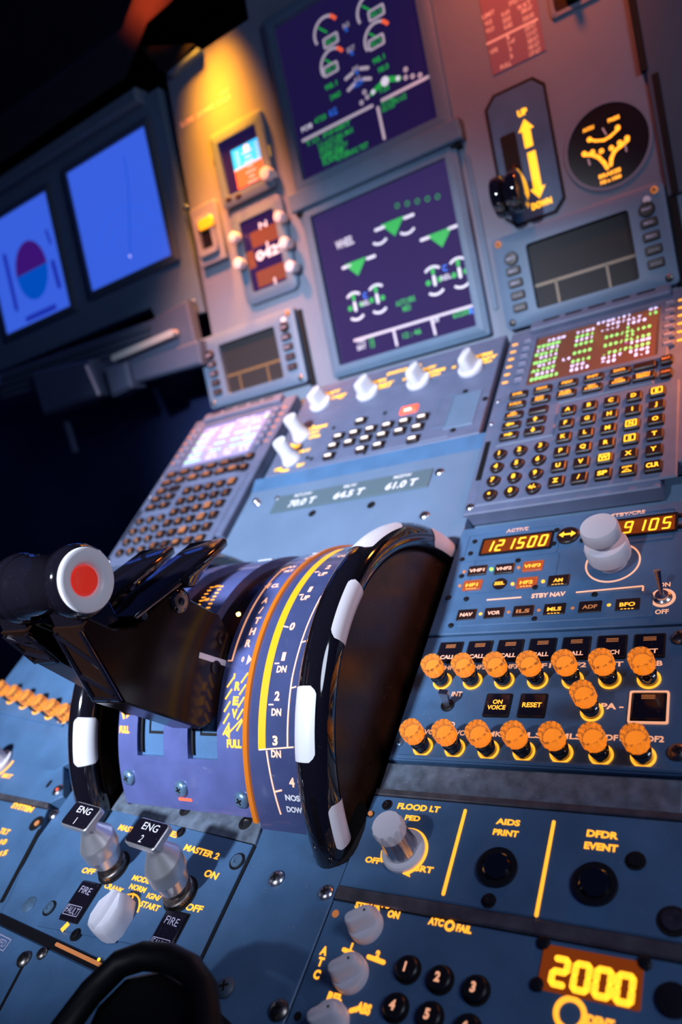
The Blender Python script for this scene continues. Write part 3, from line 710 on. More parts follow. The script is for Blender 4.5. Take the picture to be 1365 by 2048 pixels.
for tx, a_, c_, t2, a2, c2 in (('70.0 T', (150, 325), (365, 280), 'MTOW', (200, 255), (335, 240)), ('64.5 T', (510, 270), (750, 225), 'MLW', (590, 195), (690, 185)), ('61.0 T', (920, 215), (1175, 160), 'MZFW', (985, 140), (1125, 125))):
    A = U(2, zw(*a_), -1.8); B = U(2, zw(*c_), -1.8); b.text(tx, (A[0] + B[0]) / 2, cy_ - 3, 8, w=B[0] - A[0], z=-1.5, bold=0.035, shear=0.15)
    A = U(2, zw(*a2), -1.8); B = U(2, zw(*c2), -1.8); b.text(t2, (A[0] + B[0]) / 2, cy_ + 7, 3.6, w=B[0] - A[0], z=-1.5)
b.build('lettering', wp)

# ------------------------------------------------------------------ keyboard units (MCDU)
def make_mcdu():
    t = thing('flight_management_keyboard', 2, (202, -222), 'right keyboard and display unit with crisp glowing amber letter keys', 'control unit', 'flight management keyboards')
    b = MB().use('keyboard_paint')
    b.prism([(126, -226), (262, -226), (262, -205), (280, -205), (280, 4), (126, 4)], -12, 0, 1.0)
    b.build('face_plate', t)
    b = MB().use('keyboard_paint')   # raised keyboard field
    b.prism([(134, -220), (272, -220), (272, -120), (187, -120), (187, -158), (134, -158)], 0, 1.6, 1.2)
    b.prism([(139, -156), (185, -156), (185, -118), (254, -118), (254, -90), (139, -90)], 0, 1.3, 1.0)
    b.build('keyboard_field', t)
    b = MB().use('keyboard_paint'); b.rr(205, -1, 118, 13, 2, 0, 6, 1.5); b.use('black_matte')
    for i in range(5): b.rr(165 + i * 20, 1.5, 15, 2.6, 1, 6, 6.3)
    b.build('top_vent', t)
    cx, cy, w, h = 205.3, -52.5, 102.5, 70
    b = MB().use('keyboard_paint'); b.ringp(rrect(cx, cy, w + 14, h + 10, 3), rrect(cx, cy, w, h, 2), 0, 3.2, 1.4); b.build('screen_frame', t)
    b = MB().use('screen_brown'); b.rr(cx, cy, w + 1, h + 1, 2, 0, 0.9); b.build('screen', t)
    for sx in (0, 1):
        for i in range(6):
            y = -20 - i * 11.1; x = 146 if sx == 0 else 263.5
            b = MB().use('keyboard_paint'); b.rr(x, y, 9, 6.4, 1.2, 0, 4, 1); b.use('print_violet'); b.bar((x - 2.5, y), (x + 2.5, y), 1.0, 4, 4.15); b.build('line_key', t)
            xx = 132 if sx == 0 else 271.5; b = MB().use('amber_glow'); b.bar((xx - 1.6, y + 4.5), (xx + 1.6, y + 4.5), 2.2, 0, 0.3); b.build('line_mark', t)
    def key(x, y, w, h, s, lh=3.6, lw=None, z=1.3, rnd=False, lm='amber_bright', nl=1):
        b = MB().use('key_black')
        if rnd: b.lathe(x, y, [(w / 2, z), (w / 2, z + 2.4), (w / 2 - .7, z + 3.1), (0.01, z + 3.1)], 26)
        else: b.rr(x, y, w, h, 0.9, z, z + 3.1, 0.7)
        zt = z + 3.25
        if s:
            b.use(lm)
            if s == '<': b.bar((x - 1.5, y), (x + 3, y), 1.5, zt, zt + .05, False); b.prism([(x - 4, y), (x - 1, y - 2), (x - 1, y + 2)], zt, zt + .05)
            elif s == '>': b.bar((x - 3, y), (x + 1.5, y), 1.5, zt, zt + .05, False); b.prism([(x + 1, y - 2), (x + 4, y), (x + 1, y + 2)], zt, zt + .05)
            elif s == '^': b.bar((x, y - 2.4), (x, y), 1.3, zt, zt + .05, False); b.prism([(x - 1.9, y), (x + 1.9, y), (x, y + 2.8)], zt, zt + .05)
            elif s == 'v': b.bar((x, y), (x, y + 2.4), 1.3, zt, zt + .05, False); b.prism([(x, y - 2.8), (x + 1.9, y), (x - 1.9, y)], zt, zt + .05)
            elif s == '.': b.lathe(x, y, [(1.1, zt), (1.1, zt + .1)], 12)
            elif s == 'OVFY': b.text('OVFY', x, y + 1.9, 2.0, w=6.6, z=zt, bold=0.03); b.tube([(x - 3, y - 2.6, zt), (x + 3, y - 2.6, zt), (x, y - 0.2, zt)], 0.35, 6, closed=True)
            elif s in ('E', 'N', 'S', 'W'): b.frame(x, y, 7.6, 6.8, 0.6, 0.9, zt - .1, zt + .1); b.text(s, x, y, 4, z=zt, bold=0.05)
            else: b.text(s, x, y, lh, w=lw, z=zt, bold=0.04, nlines=nl)
        b.build('key', t)
    rows = ['ABCDE', 'FGHIJ', 'KLMNO', 'PQRST', 'UVWXY']
    for i, r_ in enumerate(rows):
        for j, ch in enumerate(r_): key(194.45 + j * 15.87, -132.65 - i * 15.44, 10.6, 9.6, ch, 4.2, z=1.6)
    for j, (ch, lw) in enumerate((('Z', None), ('/', None), ('SP', 6.5), ('OVFY', 7), ('CLR', 8))): key(194.45 + j * 15.87, -132.65 - 5 * 15.44, 10.8, 9.6, ch, 4.2, lw, z=1.6)
    for i, r_ in enumerate(('123', '456', '789', '.0±')):
        for j, ch in enumerate(r_): key(146 + j * 16.1, -169 - i * 14.5, 10.2, 10.2, '+/-' if ch == '±' else ch, 4.6, 5.5 if ch == '±' else None, z=1.6, rnd=True)
    fx = [149.4, 169.5, 190, 210, 230, 249.5]
    for j, s_ in enumerate(('DIR', 'PROG', 'PERF', 'INIT', 'DATA', '')): key(fx[j] - (2 if j == 5 else 0), -97.5, 15 if j < 5 else 16, 7.6, s_, 2.6, 8.5, lm='amber_glow')
    for j, s_ in enumerate(('F-PLN', 'RAD\nNAV', 'FUEL\nPRED', 'SEC\nF-PLN', 'ATC\nCOMM', 'MCDU\nMENU')): key(fx[j] - (2 if j == 5 else 0), -110.5, 15 if j < 5 else 16, 7.6, s_, 2.8 if j == 0 else 5.2, 9.5 if j != 1 else 7, nl=1 if j == 0 else 2, lm='amber_glow')
    key(fx[0], -123.5, 15, 7.6, 'AIR\nPORT', 5, 8, nl=2, lm='amber_glow'); key(fx[1], -123.5, 15, 7.6, '')
    key(fx[0], -136, 15, 7.6, '<'); key(fx[1], -136, 15, 7.6, '^'); key(fx[0], -148.5, 15, 7.6, '>'); key(fx[1], -148.5, 15, 7.6, 'v')
    key(263, -96, 8.4, 9, 'BRT', 2.2, 6, lm='amber_dim'); key(263, -112, 8.4, 9, 'DIM', 2.2, 6, lm='amber_dim')
    b = MB().use('hole_black'); b.rr(131.4, -169, 4.4, 44, 0.6, 0, 0.4); b.build('slot', t)
    for x, y in ((130.8, -219.4), (130, -96), (129.6, -125)):
        screw(t, x, y, 3.4 if y < -200 else 1.8, z=0, m='steel')
    return t
mc = make_mcdu()
# screen text of the right unit
def fms_text(t, x0, crisp):
    w = MB().use('sym_lilac'); g = MB().use('sym_green_pale'); mg = MB().use('sym_magenta')
    X0, Y0 = 155 + x0, -19.0
    def put(mb, col, row, s, big=True):
        for i, ch in enumerate(s):
            if ch == ' ': continue
            mb.text(ch, X0 + (col + i) * 4.15 + 2, Y0 - row * 5.25, 4.1 if big else 3.5, z=1.15, bold=0.085, w=None)
    put(w, 12, 0, 'EFHK101', False); put(w, 22, 0.0, '<>'); put(g, 22, 1.2, '12', True)
    for r_, (a_, b_, c_) in enumerate((('FROM', 'TIME', 'SPD/ALT'),)): put(w, 2, 1.2, a_, False); put(w, 8, 1.2, b_, False); put(w, 14, 1.2, c_[:7], False)
    put(g, 0, 2.4, 'VENEM'); put(g, 8, 2.4, '0001'); put(w, 13, 2.4, '---/ 1070')
    put(w, 0, 3.4, '(LIM)', False); put(w, 8, 3.4, '0001', False); put(g, 18, 3.4, '6', False)
    put(g, 0, 4.6, 'KULPI'); put(g, 8, 4.6, '0004'); put(g, 14, 4.6, '200/FL100')
    put(w, 1, 5.6, 'C214', False); put(g, 18, 5.6, '22', False)
    put(g, 0, 6.8, 'MANIV'); put(g, 8, 6.8, '0008'); put(g, 14, 6.8, '250/FL120'); put(mg, 18, 7.7, '*', False); put(w, 19, 7.8, '30NM', False)
    put(w, 1, 7.8, 'UL47 L0', False)
    put(g, 0, 9.0, 'ALTAV'); put(g, 8, 9.0, '0014'); put(g, 14, 9.0, '.78/FL280')
    put(w, 1, 10.1, 'DEST', False); put(w, 8, 10.1, 'UTC', False); put(w, 14, 10.1, 'DIST EFOB', False)
    put(g, 0, 11.2, 'EDDM33'); put(w, 8, 11.2, '0213'); put(w, 14, 11.2, '960'); put(w, 20, 11.2, '5.3')
    w.build('white_text', t, origin=ORI[mc.name]); g.build('green_text', t, origin=ORI[mc.name]); mg.build('magenta_mark', t, origin=ORI[mc.name])
ml = move_copy(mc, 2, (202 - 404.36, -222), 'left keyboard and display unit, softly blurred, with coppery keys and pale violet screen')
fms_text(mc, 0, True)
for c in ml.children:
    if c.name.startswith('screen') and 'frame' not in c.name:
        c.data = c.data.copy(); c.data.materials[0] = MATS['screen_lilac']
fms_text(ml, 0, False)
for c in ml.children:
    if c.name.startswith(('key', 'line_mark')) and not c.name.startswith('keyboard'):
        c.data = c.data.copy()
        for i_, mm in enumerate(c.data.materials):
            if mm.name.startswith('amber'): c.data.materials[i_] = MATS['copper_key']

# ------------------------------------------------------------------ ECAM / switching panel between the keyboard units
ec = thing('display_control_panel', 2, (4, -134), 'centre switching panel with six white rotary knobs, yellow legends and rows of lit keys', 'control panel')
b = MB().use('keyboard_paint')
xa, xb = -104, 121
b.loft([[(xa, -134, -12), (xb, -134, -12), (xb, 4, -12), (xa, 4, -12)], [(xa, -134, 0), (xb, -134, 0), (xb, 4, 0), (xa, 4, 0)], [(xa + .6, -133, 1), (xb - .6, -133, 1), (xb - .6, 3.4, 1), (xa + .6, 3.4, 1)]])
b.build('face_plate', ec)
b = MB().use('keyboard_paint'); b.rr(8, -101, 170, 60, 2, 1, 1.8, 0.6); b.rr(8, -20, 224, 34, 1, 1, 1.5, .3); b.build('sub_panels', ec)
b = MB().use('panel_paint_light'); b.rr(99, -98, 28, 46, 1, 1, 2.2, .5); b.frame(80, -95, 14, 44, 1, 0.8, 1, 2.2); b.build('blank_plate', ec)
def rotary(parent, x, y, r=10.5, h=15, rot=0.0, z=1.0, name='selector_knob', body='white_knob'):
    """round skirt with a raised blade grip"""
    b = MB().use(body)
    b.lathe(x, y, [(r, z), (r, z + 3.2), (r * 0.93, z + 4.2), (0.01, z + 4.2)], 36)
    M0 = b.M; b.M = Matrix.Translation((x, y, z + 4.2)) @ Matrix.Rotation(rot, 4, 'Z')
    w = r * 0.52
    lo = []
    for zz, kx, ky in ((0, 1.0, 0.9), (h * 0.45, 0.82, 0.88), (h * 0.8, 0.72, 0.84), (h * 0.95, 0.6, 0.78), (h, 0.3, 0.7)):
        lo.append([(px * kx, py * ky / 0.9, zz) for px, py in rrect(0, 0, w * 2, r * 1.75, w * .8)])
    b.loft(lo); b.M = M0
    b.use('hole_black'); b.M = Matrix.Translation((x, y, z)) @ Matrix.Rotation(rot, 4, 'Z'); b.lathe(0, r * 0.45, [(0.6, h + 4.0), (0.6, h + 4.3)], 8); b.M = M0
    return b.build(name, parent)
for (x, y), rt in (((-76, -32), -0.25), ((-17, -35), -0.3), ((41, -38.5), -0.2), ((95, -39.5), -0.2)):
    rotary(ec, x, y, 12.0, 14, rt, 1.5)
def taper(parent, x, y, z=1.0):
    b = MB().use('white_knob'); b.lathe(x, y, [(10, z), (10, z + 2), (8.4, z + 5), (7.2, z + 12), (7.6, z + 22), (6.8, z + 25), (0.01, z + 25.6)], 36, flutes=18, fd=0.05, fr=(z + 12, z + 23))
    return b.build('brightness_knob', parent)
taper(ec, -81, -80); taper(ec, -78, -116)
b = MB().use('amber_bright')
ze = Z(520, 700, 2.73)
for a_, c_ in (((352, 255), (445, 225)), ((385, 275), (480, 245)), ((598, 195), (695, 165)), ((610, 212), (735, 185)), ((700, 140), (885, 92)), ((880, 122), (968, 95)), ((900, 138), (1015, 112)), ((1158, 55), (1275, 20)), ((1170, 72), (1300, 42)), ((250, 440), (368, 425)), ((270, 465), (330, 450))):
    A = U(2, ze(*a_)); B = U(2, ze(*c_)); w_ = B[0] - A[0]
    b.text({0: 'NORM', 1: 'CAPT'}.get(int(w_) % 2) if w_ < 30 else ('ATT HDG' if w_ < 36 else 'SWITCHING'), (A[0] + B[0]) / 2, (A[1] + B[1]) / 2, 4.6, w=w_, z=1.9, bold=0.06)
for a_, c_ in (((425, 282), (470, 250)), ((648, 218), (725, 198)), ((930, 155), (1000, 130)), ((1215, 82), (1280, 62))):
    A = U(2, ze(*a_)); B = U(2, ze(*c_)); b.text('F/O', (A[0] + B[0]) / 2, (A[1] + B[1]) / 2, 3.6, w=(B[0] - A[0]) * .8, z=1.9, bold=0.06)
for q, s_ in (((1065, 102), 'N'), ((795, 168), 'N'), ((105, 660), 'OFF'), ((228, 635), 'BRT'), ((190, 540), 'ECAM'), ((305, 480), 'UPPER'), ((240, 560), 'DISPLAY')):
    A = U(2, ze(*q)); b.text(s_, A[0], A[1], 4.2, z=1.9, bold=0.05)
for cy_ in (-80, -116): b.ring(-80, cy_, 13.5, 15.5, 1.0, 1.5, 30, radians(-140), radians(60))
b.build('lettering', ec)
b = MB().use('red_lamp'); b.rr(42.3, -80.6, 18, 10, 1.5, 1.5, 4, 0.8); b.use('white_lamp'); b.text('EMER', 42.3, -82, 3.4, w=8, z=4.1, bold=.08); b.build('emergency_key', ec)
kk = [(-9.7, -81.5)] + [(-28.8 + i * 17.9, -98.2) for i in range(6)] + [(-30.2 + i * 17.9, -111.2) for i in range(6)] + [(-29.9, -125.6), (5.9, -125.8), (23.6, -125), (59, -126.8)]
for i, (x, y) in enumerate(kk):
    b = MB().use('black_matte'); b.rr(x, y + 1.5, 12.5, 10.5, 1, 1.8, 2.1)
    b.use('key_black'); b.rr(x, y, 11, 8, 1.2, 1.8, 5.2, 0.8); b.use('white_lamp'); b.rr(x, y - .2, 7.2, 2.6, 1.1, 5.2, 5.4); b.build('page_key', ec)
for x, y in ((15, -76), (-42, -80), (96, -72), (96, -124), (-52, -122), (10, -133 + 4), (-58, -119), (118, -90)):
    b = MB().use('black_matte'); b.lathe(x, y, [(2.3, 1), (2.3, 2.2), (1.5, 2.5), (.01, 2.5)], 14); b.build('fastener', ec)

# ------------------------------------------------------------------ radio management panel, right
rm = thing('radio_panel', 3, (202, -97), 'radio panel with amber 121500 and 9105 displays and a big double white knob', 'radio panel')
XR0, XR1 = 129.5, 281
b = MB().use('panel_paint'); b.box(XR0, XR1, -97, -0.5, -11, 0, 0.7)
b.build('face_plate', rm)
b = MB().use('panel_paint')
b.frame(170, -21.5, 66, 26, 2, 0.5, 0, 0.5); b.frame(176, -49.5, 58, 30, 2, 0.5, 0, 0.5); b.rr(205, -83, 116, 17, 2, 0, 0.6, 0.5); b.frame(252, -20, 40, 26, 2, 0.5, 0, 0.5)
b.build('engraved_frames', rm)
def readout(parent, cx, cy, w, h, s, n, blank=''):
    b = MB().use('black_plastic'); b.frame(cx, cy, w + 3, h + 3, 1.2, 1.5, 0, 1.0); b.build('window_frame', parent)
    b = MB().use('amber_window'); b.rr(cx, cy, w, h, 0.6, 0, 0.5); b.build('window', parent)
    b = MB(); p = (w - 2) / n
    for i, ch in enumerate(s):
        x = cx - w / 2 + 1.4 + p * (i + 0.5)
        if ch == ' ': 
            continue
        b.use('amber_bright'); b.seg7(ch, x - 0.4, cy, p * 0.52, h * 0.70, p * 0.15, 0.5, 0.7, shear=0.14)
    b.build('digits', parent)
readout(rm, 173.5, -22.3, 47, 13.2, '121500', 6)
readout(rm, 252.5, -19.5, 39, 13.2, ' 9105', 5)
b = MB().use('amber_pale')
zR = Z(840, 1000, 2.6)
lab(b, 3, 'ACTIVE', zR(452, 165), zR(568, 148), 3.0, bold=0.03); lab(b, 3, 'STBY/CRS', zR(998, 85), zR(1175, 60), 3.0, bold=0.03)
lab(b, 3, 'STBY NAV', zR(582, 505), zR(760, 485), 3.6, bold=0.04)
b.bar(U(3, zR(350, 522)), U(3, zR(530, 508)), 1.0, 0.3, 0.5, False); p = U(3, zR(815, 485)); q = U(3, zR(1165, 452)); b.bar(p, q, 1.0, .6, .9, False); b.bar(q, (q[0], q[1] - 3.6), 1.0, .6, .9, False)
kc = (238.2, -48.2)
b.ring(kc[0], kc[1], 15.0, 16.0, 0, 0.35, 56)
tg = (267.6, -78.9); b.ring(tg[0], tg[1], 5.0, 6.6, 0, 0.4, 36)
b.build('lettering', rm)
b = MB().use('amber_pale'); b.text('ON', tg[0] + 0.5, tg[1] + 9.5, 3.2, z=.35, bold=0.03); b.text('OFF', tg[0], tg[1] - 10, 3.2, z=.35, bold=0.03); b.build('switch_legend', rm)
b = MB().use('white_knob')
b.lathe(kc[0], kc[1], [(8.5, 0), (8.5, 4.5), (12.2, 6), (12.8, 8), (12.8, 14.5), (11.8, 16.5), (6, 17), (5.6, 18)], 64, flutes=48, fd=0.018, fr=(7.9, 14.6)); ok_ = b.build('outer_knob', rm)
b = MB().use('white_knob')
b.lathe(kc[0], kc[1], [(5.2, 17.5), (5.2, 20.5), (10.4, 21.5), (11.0, 22.5), (11.0, 29), (10.2, 30.4), (0.01, 31)], 72, flutes=36, fd=0.035, fr=(22, 29.2)); b.build('inner_knob', ok_)
b = MB().use('key_black'); b.lathe(208.2, -20.8, [(7.2, 0), (7.2, 1.4), (6.6, 2), (.01, 2)], 32); b.use('amber_bright')
b.bar((204.5, -20.8), (212, -20.8), 1.4, 2, 2.15, False); b.prism([(202.8, -20.8), (205.8, -23.4), (205.8, -18.2)], 2, 2.15); b.prism([(210.6, -23.4), (213.6, -20.8), (210.6, -18.2)], 2, 2.15); b.build('transfer_key', rm)
def rkey(parent, x, y, s, lit='amber_pale', body='key_black', w=13, h=8.6, extra=False):
    b = MB().use(body); b.rr(x, y, w, h, 0.5, 0, 1.2, 0.4); b.use(lit); b.text(s, x, y - 0.4, 2.9, w=min(w - 2.2, 2.6 * len(s) + .6), z=1.3, bold=0.035)
    if extra:
        for i in range(4): b.box(x - 3.4 + i * 1.9, x - 2.2 + i * 1.9, y - 3.9, y - 3.4, 1.2, 1.35)
    return b.build('key', parent)
mat('key_lit_red', (0.25, 0.06, 0.02), 0.4, emis=(1.0, 0.14, 0.02), es=0.28)
rkey(rm, 151, -44.2, 'VHF1'); rkey(rm, 170, -45, 'VHF2'); rkey(rm, 189, -45, 'VHF3', 'amber_glow', 'key_lit_red')
rkey(rm, 150.5, -57.2, 'HF1', 'amber_glow', 'key_lit_red', extra=True); rkey(rm, 187.5, -59, 'HF2', 'amber_glow', 'key_lit_red', extra=True); rkey(rm, 207.5, -59.5, 'AM', 'amber_glow', extra=True)
b = MB().use('key_black'); b.lathe(169.5, -58, [(4.6, 0), (4.6, .8), (.01, .9)], 28); b.use('amber_glow'); b.text('SEL', 169.5, -58, 2.8, w=7, z=1.0, bold=.04); b.build('selector_light', rm)
for x, s_, l_ in ((152.7, 'NAV', 'amber_pale'), (171, 'VOR', 'amber_pale'), (189.5, 'ILS', 'amber_dim'), (208.5, 'MLS', 'amber_glow'), (229, 'ADF', 'amber_dim'), (249.6, 'BFO', 'amber_glow')):
    rkey(rm, x, -82.5, s_, l_, extra=(s_ in ('MLS', 'BFO')))
for i, (x, y, m_) in enumerate(((160.8, -44, 'green_lamp'), (179.6, -45, 'amber_dim'), (141.5, -44, 'amber_dim'), (141.5, -56.6, 'amber_dim'), (178.2, -59, 'amber_glow'), (197.8, -59, 'amber_glow'), (162, -82.5, 'amber_glow'), (180.2, -82.5, 'amber_dim'), (199, -82.5, 'amber_dim'), (219, -82.5, 'amber_dim'), (239.4, -82, 'amber_glow'))):
    b = MB().use(m_); b.lathe(x, y, [(1.2, 0), (1.2, .6), (.8, 1), (.01, 1.1)], 14); b.build('status_lamp', rm)
for x, y in ((142.5, -15.5), (142, -27), (200, -14), (199.5, -26.5), (219, -14), (218, -26.5), (137, -32), (140.5, -48), (178, -38.6), (193.5, -63.5), (149, -69), (136, -66.5), (143.8, -90.5), (197.5, -89), (230.5, -73), (274.8, -14.5), (275, -24)):
    b = MB().use('black_plastic'); b.lathe(x, y, [(1.7, 0), (1.7, 1), (1, 1.4), (.01, 1.4)], 14); b.build('fastener', rm)
b = MB().use('steel'); b.lathe(tg[0], tg[1], [(4.6, 0), (4.6, .8), (3.4, 1.6), (3.4, 3), (.01, 3)], 24)
b.tube([(tg[0], tg[1], 2), (tg[0], tg[1] + 4, 10), (tg[0], tg[1] + 6.5, 15)], [1.2, 1.5, 2.0], 14); b.build('toggle', rm)

# ------------------------------------------------------------------ audio control panels
ac = thing('audio_panel', 3, (202, -186), 'audio control panel with rows of glowing amber ribbed knobs, right of the trim wheel', 'audio panel', 'audio panels')
b = MB().use('panel_paint'); b.box(XR0, XR1, -184, -98.5, -11, -0.3, 0.7); b.build('face_plate', ac)
b = MB().use('panel_paint'); b.box(XR0 + 5, XR1, -183.5, -181, -0.3, 1.2, 0.8); b.build('front_lip', ac)
AXs = [149.2 + i * 19.06 for i in range(7)]
names = ['CALL', 'CALL', 'CALL', 'CALL', 'CALL', 'MECH', 'ATT']
low = ['VHF1', 'VHF2', 'VHF3', 'HF1', 'HF2', 'INT', 'CAB']
b2 = MB().use('amber_pale')
for i, x in enumerate(AXs):
    b = MB().use('black_matte'); b.frame(x - 1, -111.5, 15.6, 15.6, .8, 1, -0.3, .5)
    b.use('annunciator_glass'); b.rr(x - 1, -111.5, 14, 14, .5, -0.3, 0.9, 0.3)
    b.use('amber_dim')
    for k in range(3): b.box(x - 4, x + 2.4, -106.6 - k * 1.0, -106.2 - k * 1.0, 0.9, 1.0)
    b.use('amber_pale'); b.text(names[i], x - 1, -115.6, 2.9, w=9.5 if i < 5 else 9, z=1.05, bold=0.03); b.build('call_key', ac)
    b2.text(low[i], x + 0.6, -122.6, 3.2, w=10.5, z=-0.1, bold=0.03)
for i, s_ in enumerate(('VOR1', 'VOR2', 'MKR', 'ILS', 'MLS', 'ADF1', 'ADF2')): b2.text(s_, AXs[i] + 3, -166.3, 3.2, w=11, z=-0.1, bold=0.03)
b2.text('RAD', 160.5, -161.2, 3.2, z=-0.1, bold=0.03); b2.text('INT', 160.5, -141.2, 3.2, z=-.1, bold=.03); b2.text('- PA -', 245, -148.5, 3.6, w=15, z=-.1, bold=.04)
b2.build('lettering', ac)
for x, s_, n_ in ((186.8, 'ON\nVOICE', 2), (206.3, 'RESET', 1)):
    b = MB().use('black_matte'); b.frame(x, -148.8, 14.8, 14.8, .8, .8, -0.3, .6); b.use('annunciator_glass'); b.rr(x, -148.8, 13.6, 13.6, .5, -0.3, 1.1, .3); b.use('amber_glow')
    b.text(s_, x, -149, 6.4 if n_ == 2 else 3.0, w=10.5, z=1.25, bold=.03, nlines=n_); b.build('annunciator', ac)
b = MB().use('amber_pale'); b.frame(264.3, -149, 18.6, 18.6, 1.2, 1.0, -0.3, .6); b.use('black_matte'); b.rr(264.3, -149, 16.4, 16.4, 1, -.3, .4); b.use('annunciator_glass'); b.rr(264.3, -149, 15, 15, .6, .4, 1.4, .4); b.use('amber_dim')
for k in range(3): b.box(261, 267.4, -143.3 - k * .9, -142.9 - k * .9, 1.4, 1.5)
b.build('pa_key', ac)
def aknob():
    t_ = MB()
    t_.use('amber_glow').ring(0, 0, 4.7, 5.8, 0, 0.5, 30)
    t_.use('black_gloss').lathe(0, 0, [(4.6, 0), (4.6, 4.5), (4.9, 4.8), (4.9, 6), (4.5, 6.3), (4.5, 9), (4.0, 9.8)], 30)
    t_.use('knob_core').lathe(0, 0, [(4.4, 9.9), (4.6, 11), (4.2, 12.2), (0.01, 12.4)], 16)
    t_.use('knob_clear').lathe(0, 0, [(4.0, 9.6), (5.2, 10.0), (6.0, 10.8), (6.2, 17.6), (5.8, 18.5), (0.01, 18.8)], 72, flutes=12, fd=0.22, fr=(10.5, 18.0))
    return t_
kn0 = None
def audio_knob(x, y, z=0.0):
    global kn0
    if kn0 is None:
        kn0 = aknob().build('volume_knob', None); kn0.parent = ac; o = kn0
    else:
        o = kn0.copy(); COL.objects.link(o); o.parent = ac
    r0 = ORI[ac.name]; o.location = ((x - r0[0]) * MM, (y - r0[1]) * MM, z * MM)
for x in AXs: audio_knob(x, -132.6)
for x in AXs: audio_knob(x, -176)
audio_knob(237.5, -152)
b = MB().use('black_plastic'); b.lathe(156.8, -149, [(4, -.3), (4, .4), (2.8, .8), (2.8, 1.4), (.01, 1.4)], 22); b.use('steel'); b.M = Matrix.Translation((156.8, -149, 0)) @ Matrix.Rotation(radians(12), 4, 'Y')
b.loft([[(-1.5, -1, 0), (1.5, -1, 0), (1.5, 1, 0), (-1.5, 1, 0)], [(-2.5, -1.5, 13), (2.5, -1.5, 13), (2.5, 1.5, 13), (-2.5, 1.5, 13)]]); b.build('toggle', ac)
for x, y in ((133.8, -174), (277.5, -107), (278.5, -173)): screw(ac, x, y, 2.2 if x < 200 else 4.4, z=-.3, m='screw_blue' if x < 200 else 'dark_steel')
al = move_copy(ac, 3, (202 - 391, -186), 'far-left audio panel, blurred coppery knobs showing behind the thrust levers')

# blank strip and rails on the right column
bs = thing('blanking_plate', 3, (202, -196), 'grimy blank strip with copper-lit edge between audio and flood light panels', 'blanking plate')
b = MB().use('worn_plate'); b.box(XR0 - 1, XR1, -207, -185, -10, -1.5, 1.2); b.build('plate', bs)

# ------------------------------------------------------------------ flood light / print / event panel and transponder panel (right, surface 4)
fp = thing('flood_light_panel', 4, (202, -48), 'blue panel with white FLOOD LT knob, AIDS PRINT and DFDR EVENT buttons', 'control panel')
b = MB().use('panel_paint'); b.box(XR0 - 1.5, 286, -47, 3, -12, 0, 0.7); b.build('face_plate', fp)
b = MB().use('amber_glow'); zF = Z(560, 1560, 1.6957)
lab(b, 4, 'FLOOD LT', zF(402, 85), zF(543, 105), 3.4, z=0.25, bold=0.045); lab(b, 4, 'PED', zF(426, 127), zF(477, 133), 2.9, z=0.25, bold=0.045)
lab(b, 4, 'OFF', zF(292, 268), zF(342, 278), 3.1, z=0.25, bold=0.04); lab(b, 4, 'BRT', zF(457, 298), zF(521, 308), 3.1, z=0.25, bold=0.04)
lab(b, 4, 'AIDS', zF(735, 140), zF(816, 148), 3.1, z=0.25, bold=0.045); lab(b, 4, 'PRINT', zF(724, 177), zF(811, 184), 3.1, z=0.25, bold=0.045)
lab(b, 4, 'DFDR', zF(1042, 182), zF(1150, 190), 3.4, z=0.25, bold=0.05); lab(b, 4, 'EVENT', zF(1034, 220), zF(1148, 236), 3.4, z=0.25, bold=0.05)
b.bar((182.6, -1.5), (183.6, -43.5), 1.6, 0, 0.4); b.bar((227, -3), (227.2, -46), 1.6, 0, 0.4)
c = (157.2, -26.2); b.ring(c[0], c[1], 11.2, 12.4, 0, 0.4, 36, radians(-58), radians(100)); b.ring(c[0], c[1], 11.2, 12.4, 0, 0.4, 10, radians(185), radians(215))
a_ = radians(-58); b.prism([(c[0] + 9.6 * cos(a_), c[1] + 9.6 * sin(a_)), (c[0] + 11.5 * cos(a_ - .28), c[1] + 11.5 * sin(a_ - .28)), (c[0] + 14.2 * cos(a_), c[1] + 14.2 * sin(a_))], 0, .4)
b.build('lettering', fp)
b = MB().use('white_knob'); b.lathe(c[0], c[1], [(11.2, 0), (11.2, 1.8), (10.4, 2.8), (8.2, 3.4)], 40); b.use('steel'); b.lathe(c[0], c[1], [(8.4, 3.2), (7.6, 12), (7.2, 16)], 96, flutes=12, fd=0.1, fr=(4, 15)); b.use('white_knob'); b.lathe(c[0], c[1], [(7.6, 15.6), (8.0, 16.5), (8.0, 21), (7.2, 22), (0.01, 22.4)], 96, flutes=12, fd=0.09, fr=(16, 21.5)); b.build('knob', fp)
for x, y in ((205.9, -28.2), (249.2, -29.6)):
    b = MB().use('black_plastic'); b.ring(x, y, 6.6, 9.2, 0, 1.8, 40); b.use('black_gloss'); b.lathe(x, y, [(6.4, 0), (6.4, 2.6), (5.6, 3.4), (3, 3.0), (0.01, 2.8)], 36); b.build('push_button', fp)
for q, r_, m_ in (((365, 85), 2.9, 'black_plastic'), ((710, 410), 3.3, 'black_plastic'), ((1208, 275), 4.2, 'black_plastic'), ((1335, 480), 6, 'dark_steel'), ((310, 117), 1.9, 'amber_dim')):
    p = U(4, zF(*q)); b = MB().use('black_matte'); b.lathe(p[0], p[1], [(r_, 0), (r_, .4), (.01, .4)], 22); b.use(m_); b.lathe(p[0], p[1], [(r_ * .7, .4), (r_ * .7, 1.4), (r_ * .3, 1.7), (.01, 1.2)], 18); b.build('fastener', fp)
rl = thing('mounting_rail', 4, (202, -50), 'brown-tinted metal rail between the flood light and transponder panels', 'rail')
b = MB().use('rail_metal'); b.box(XR0 - 1, 286, -54, -47.6, -10, 0.8, 0.8); b.build('rail', rl)
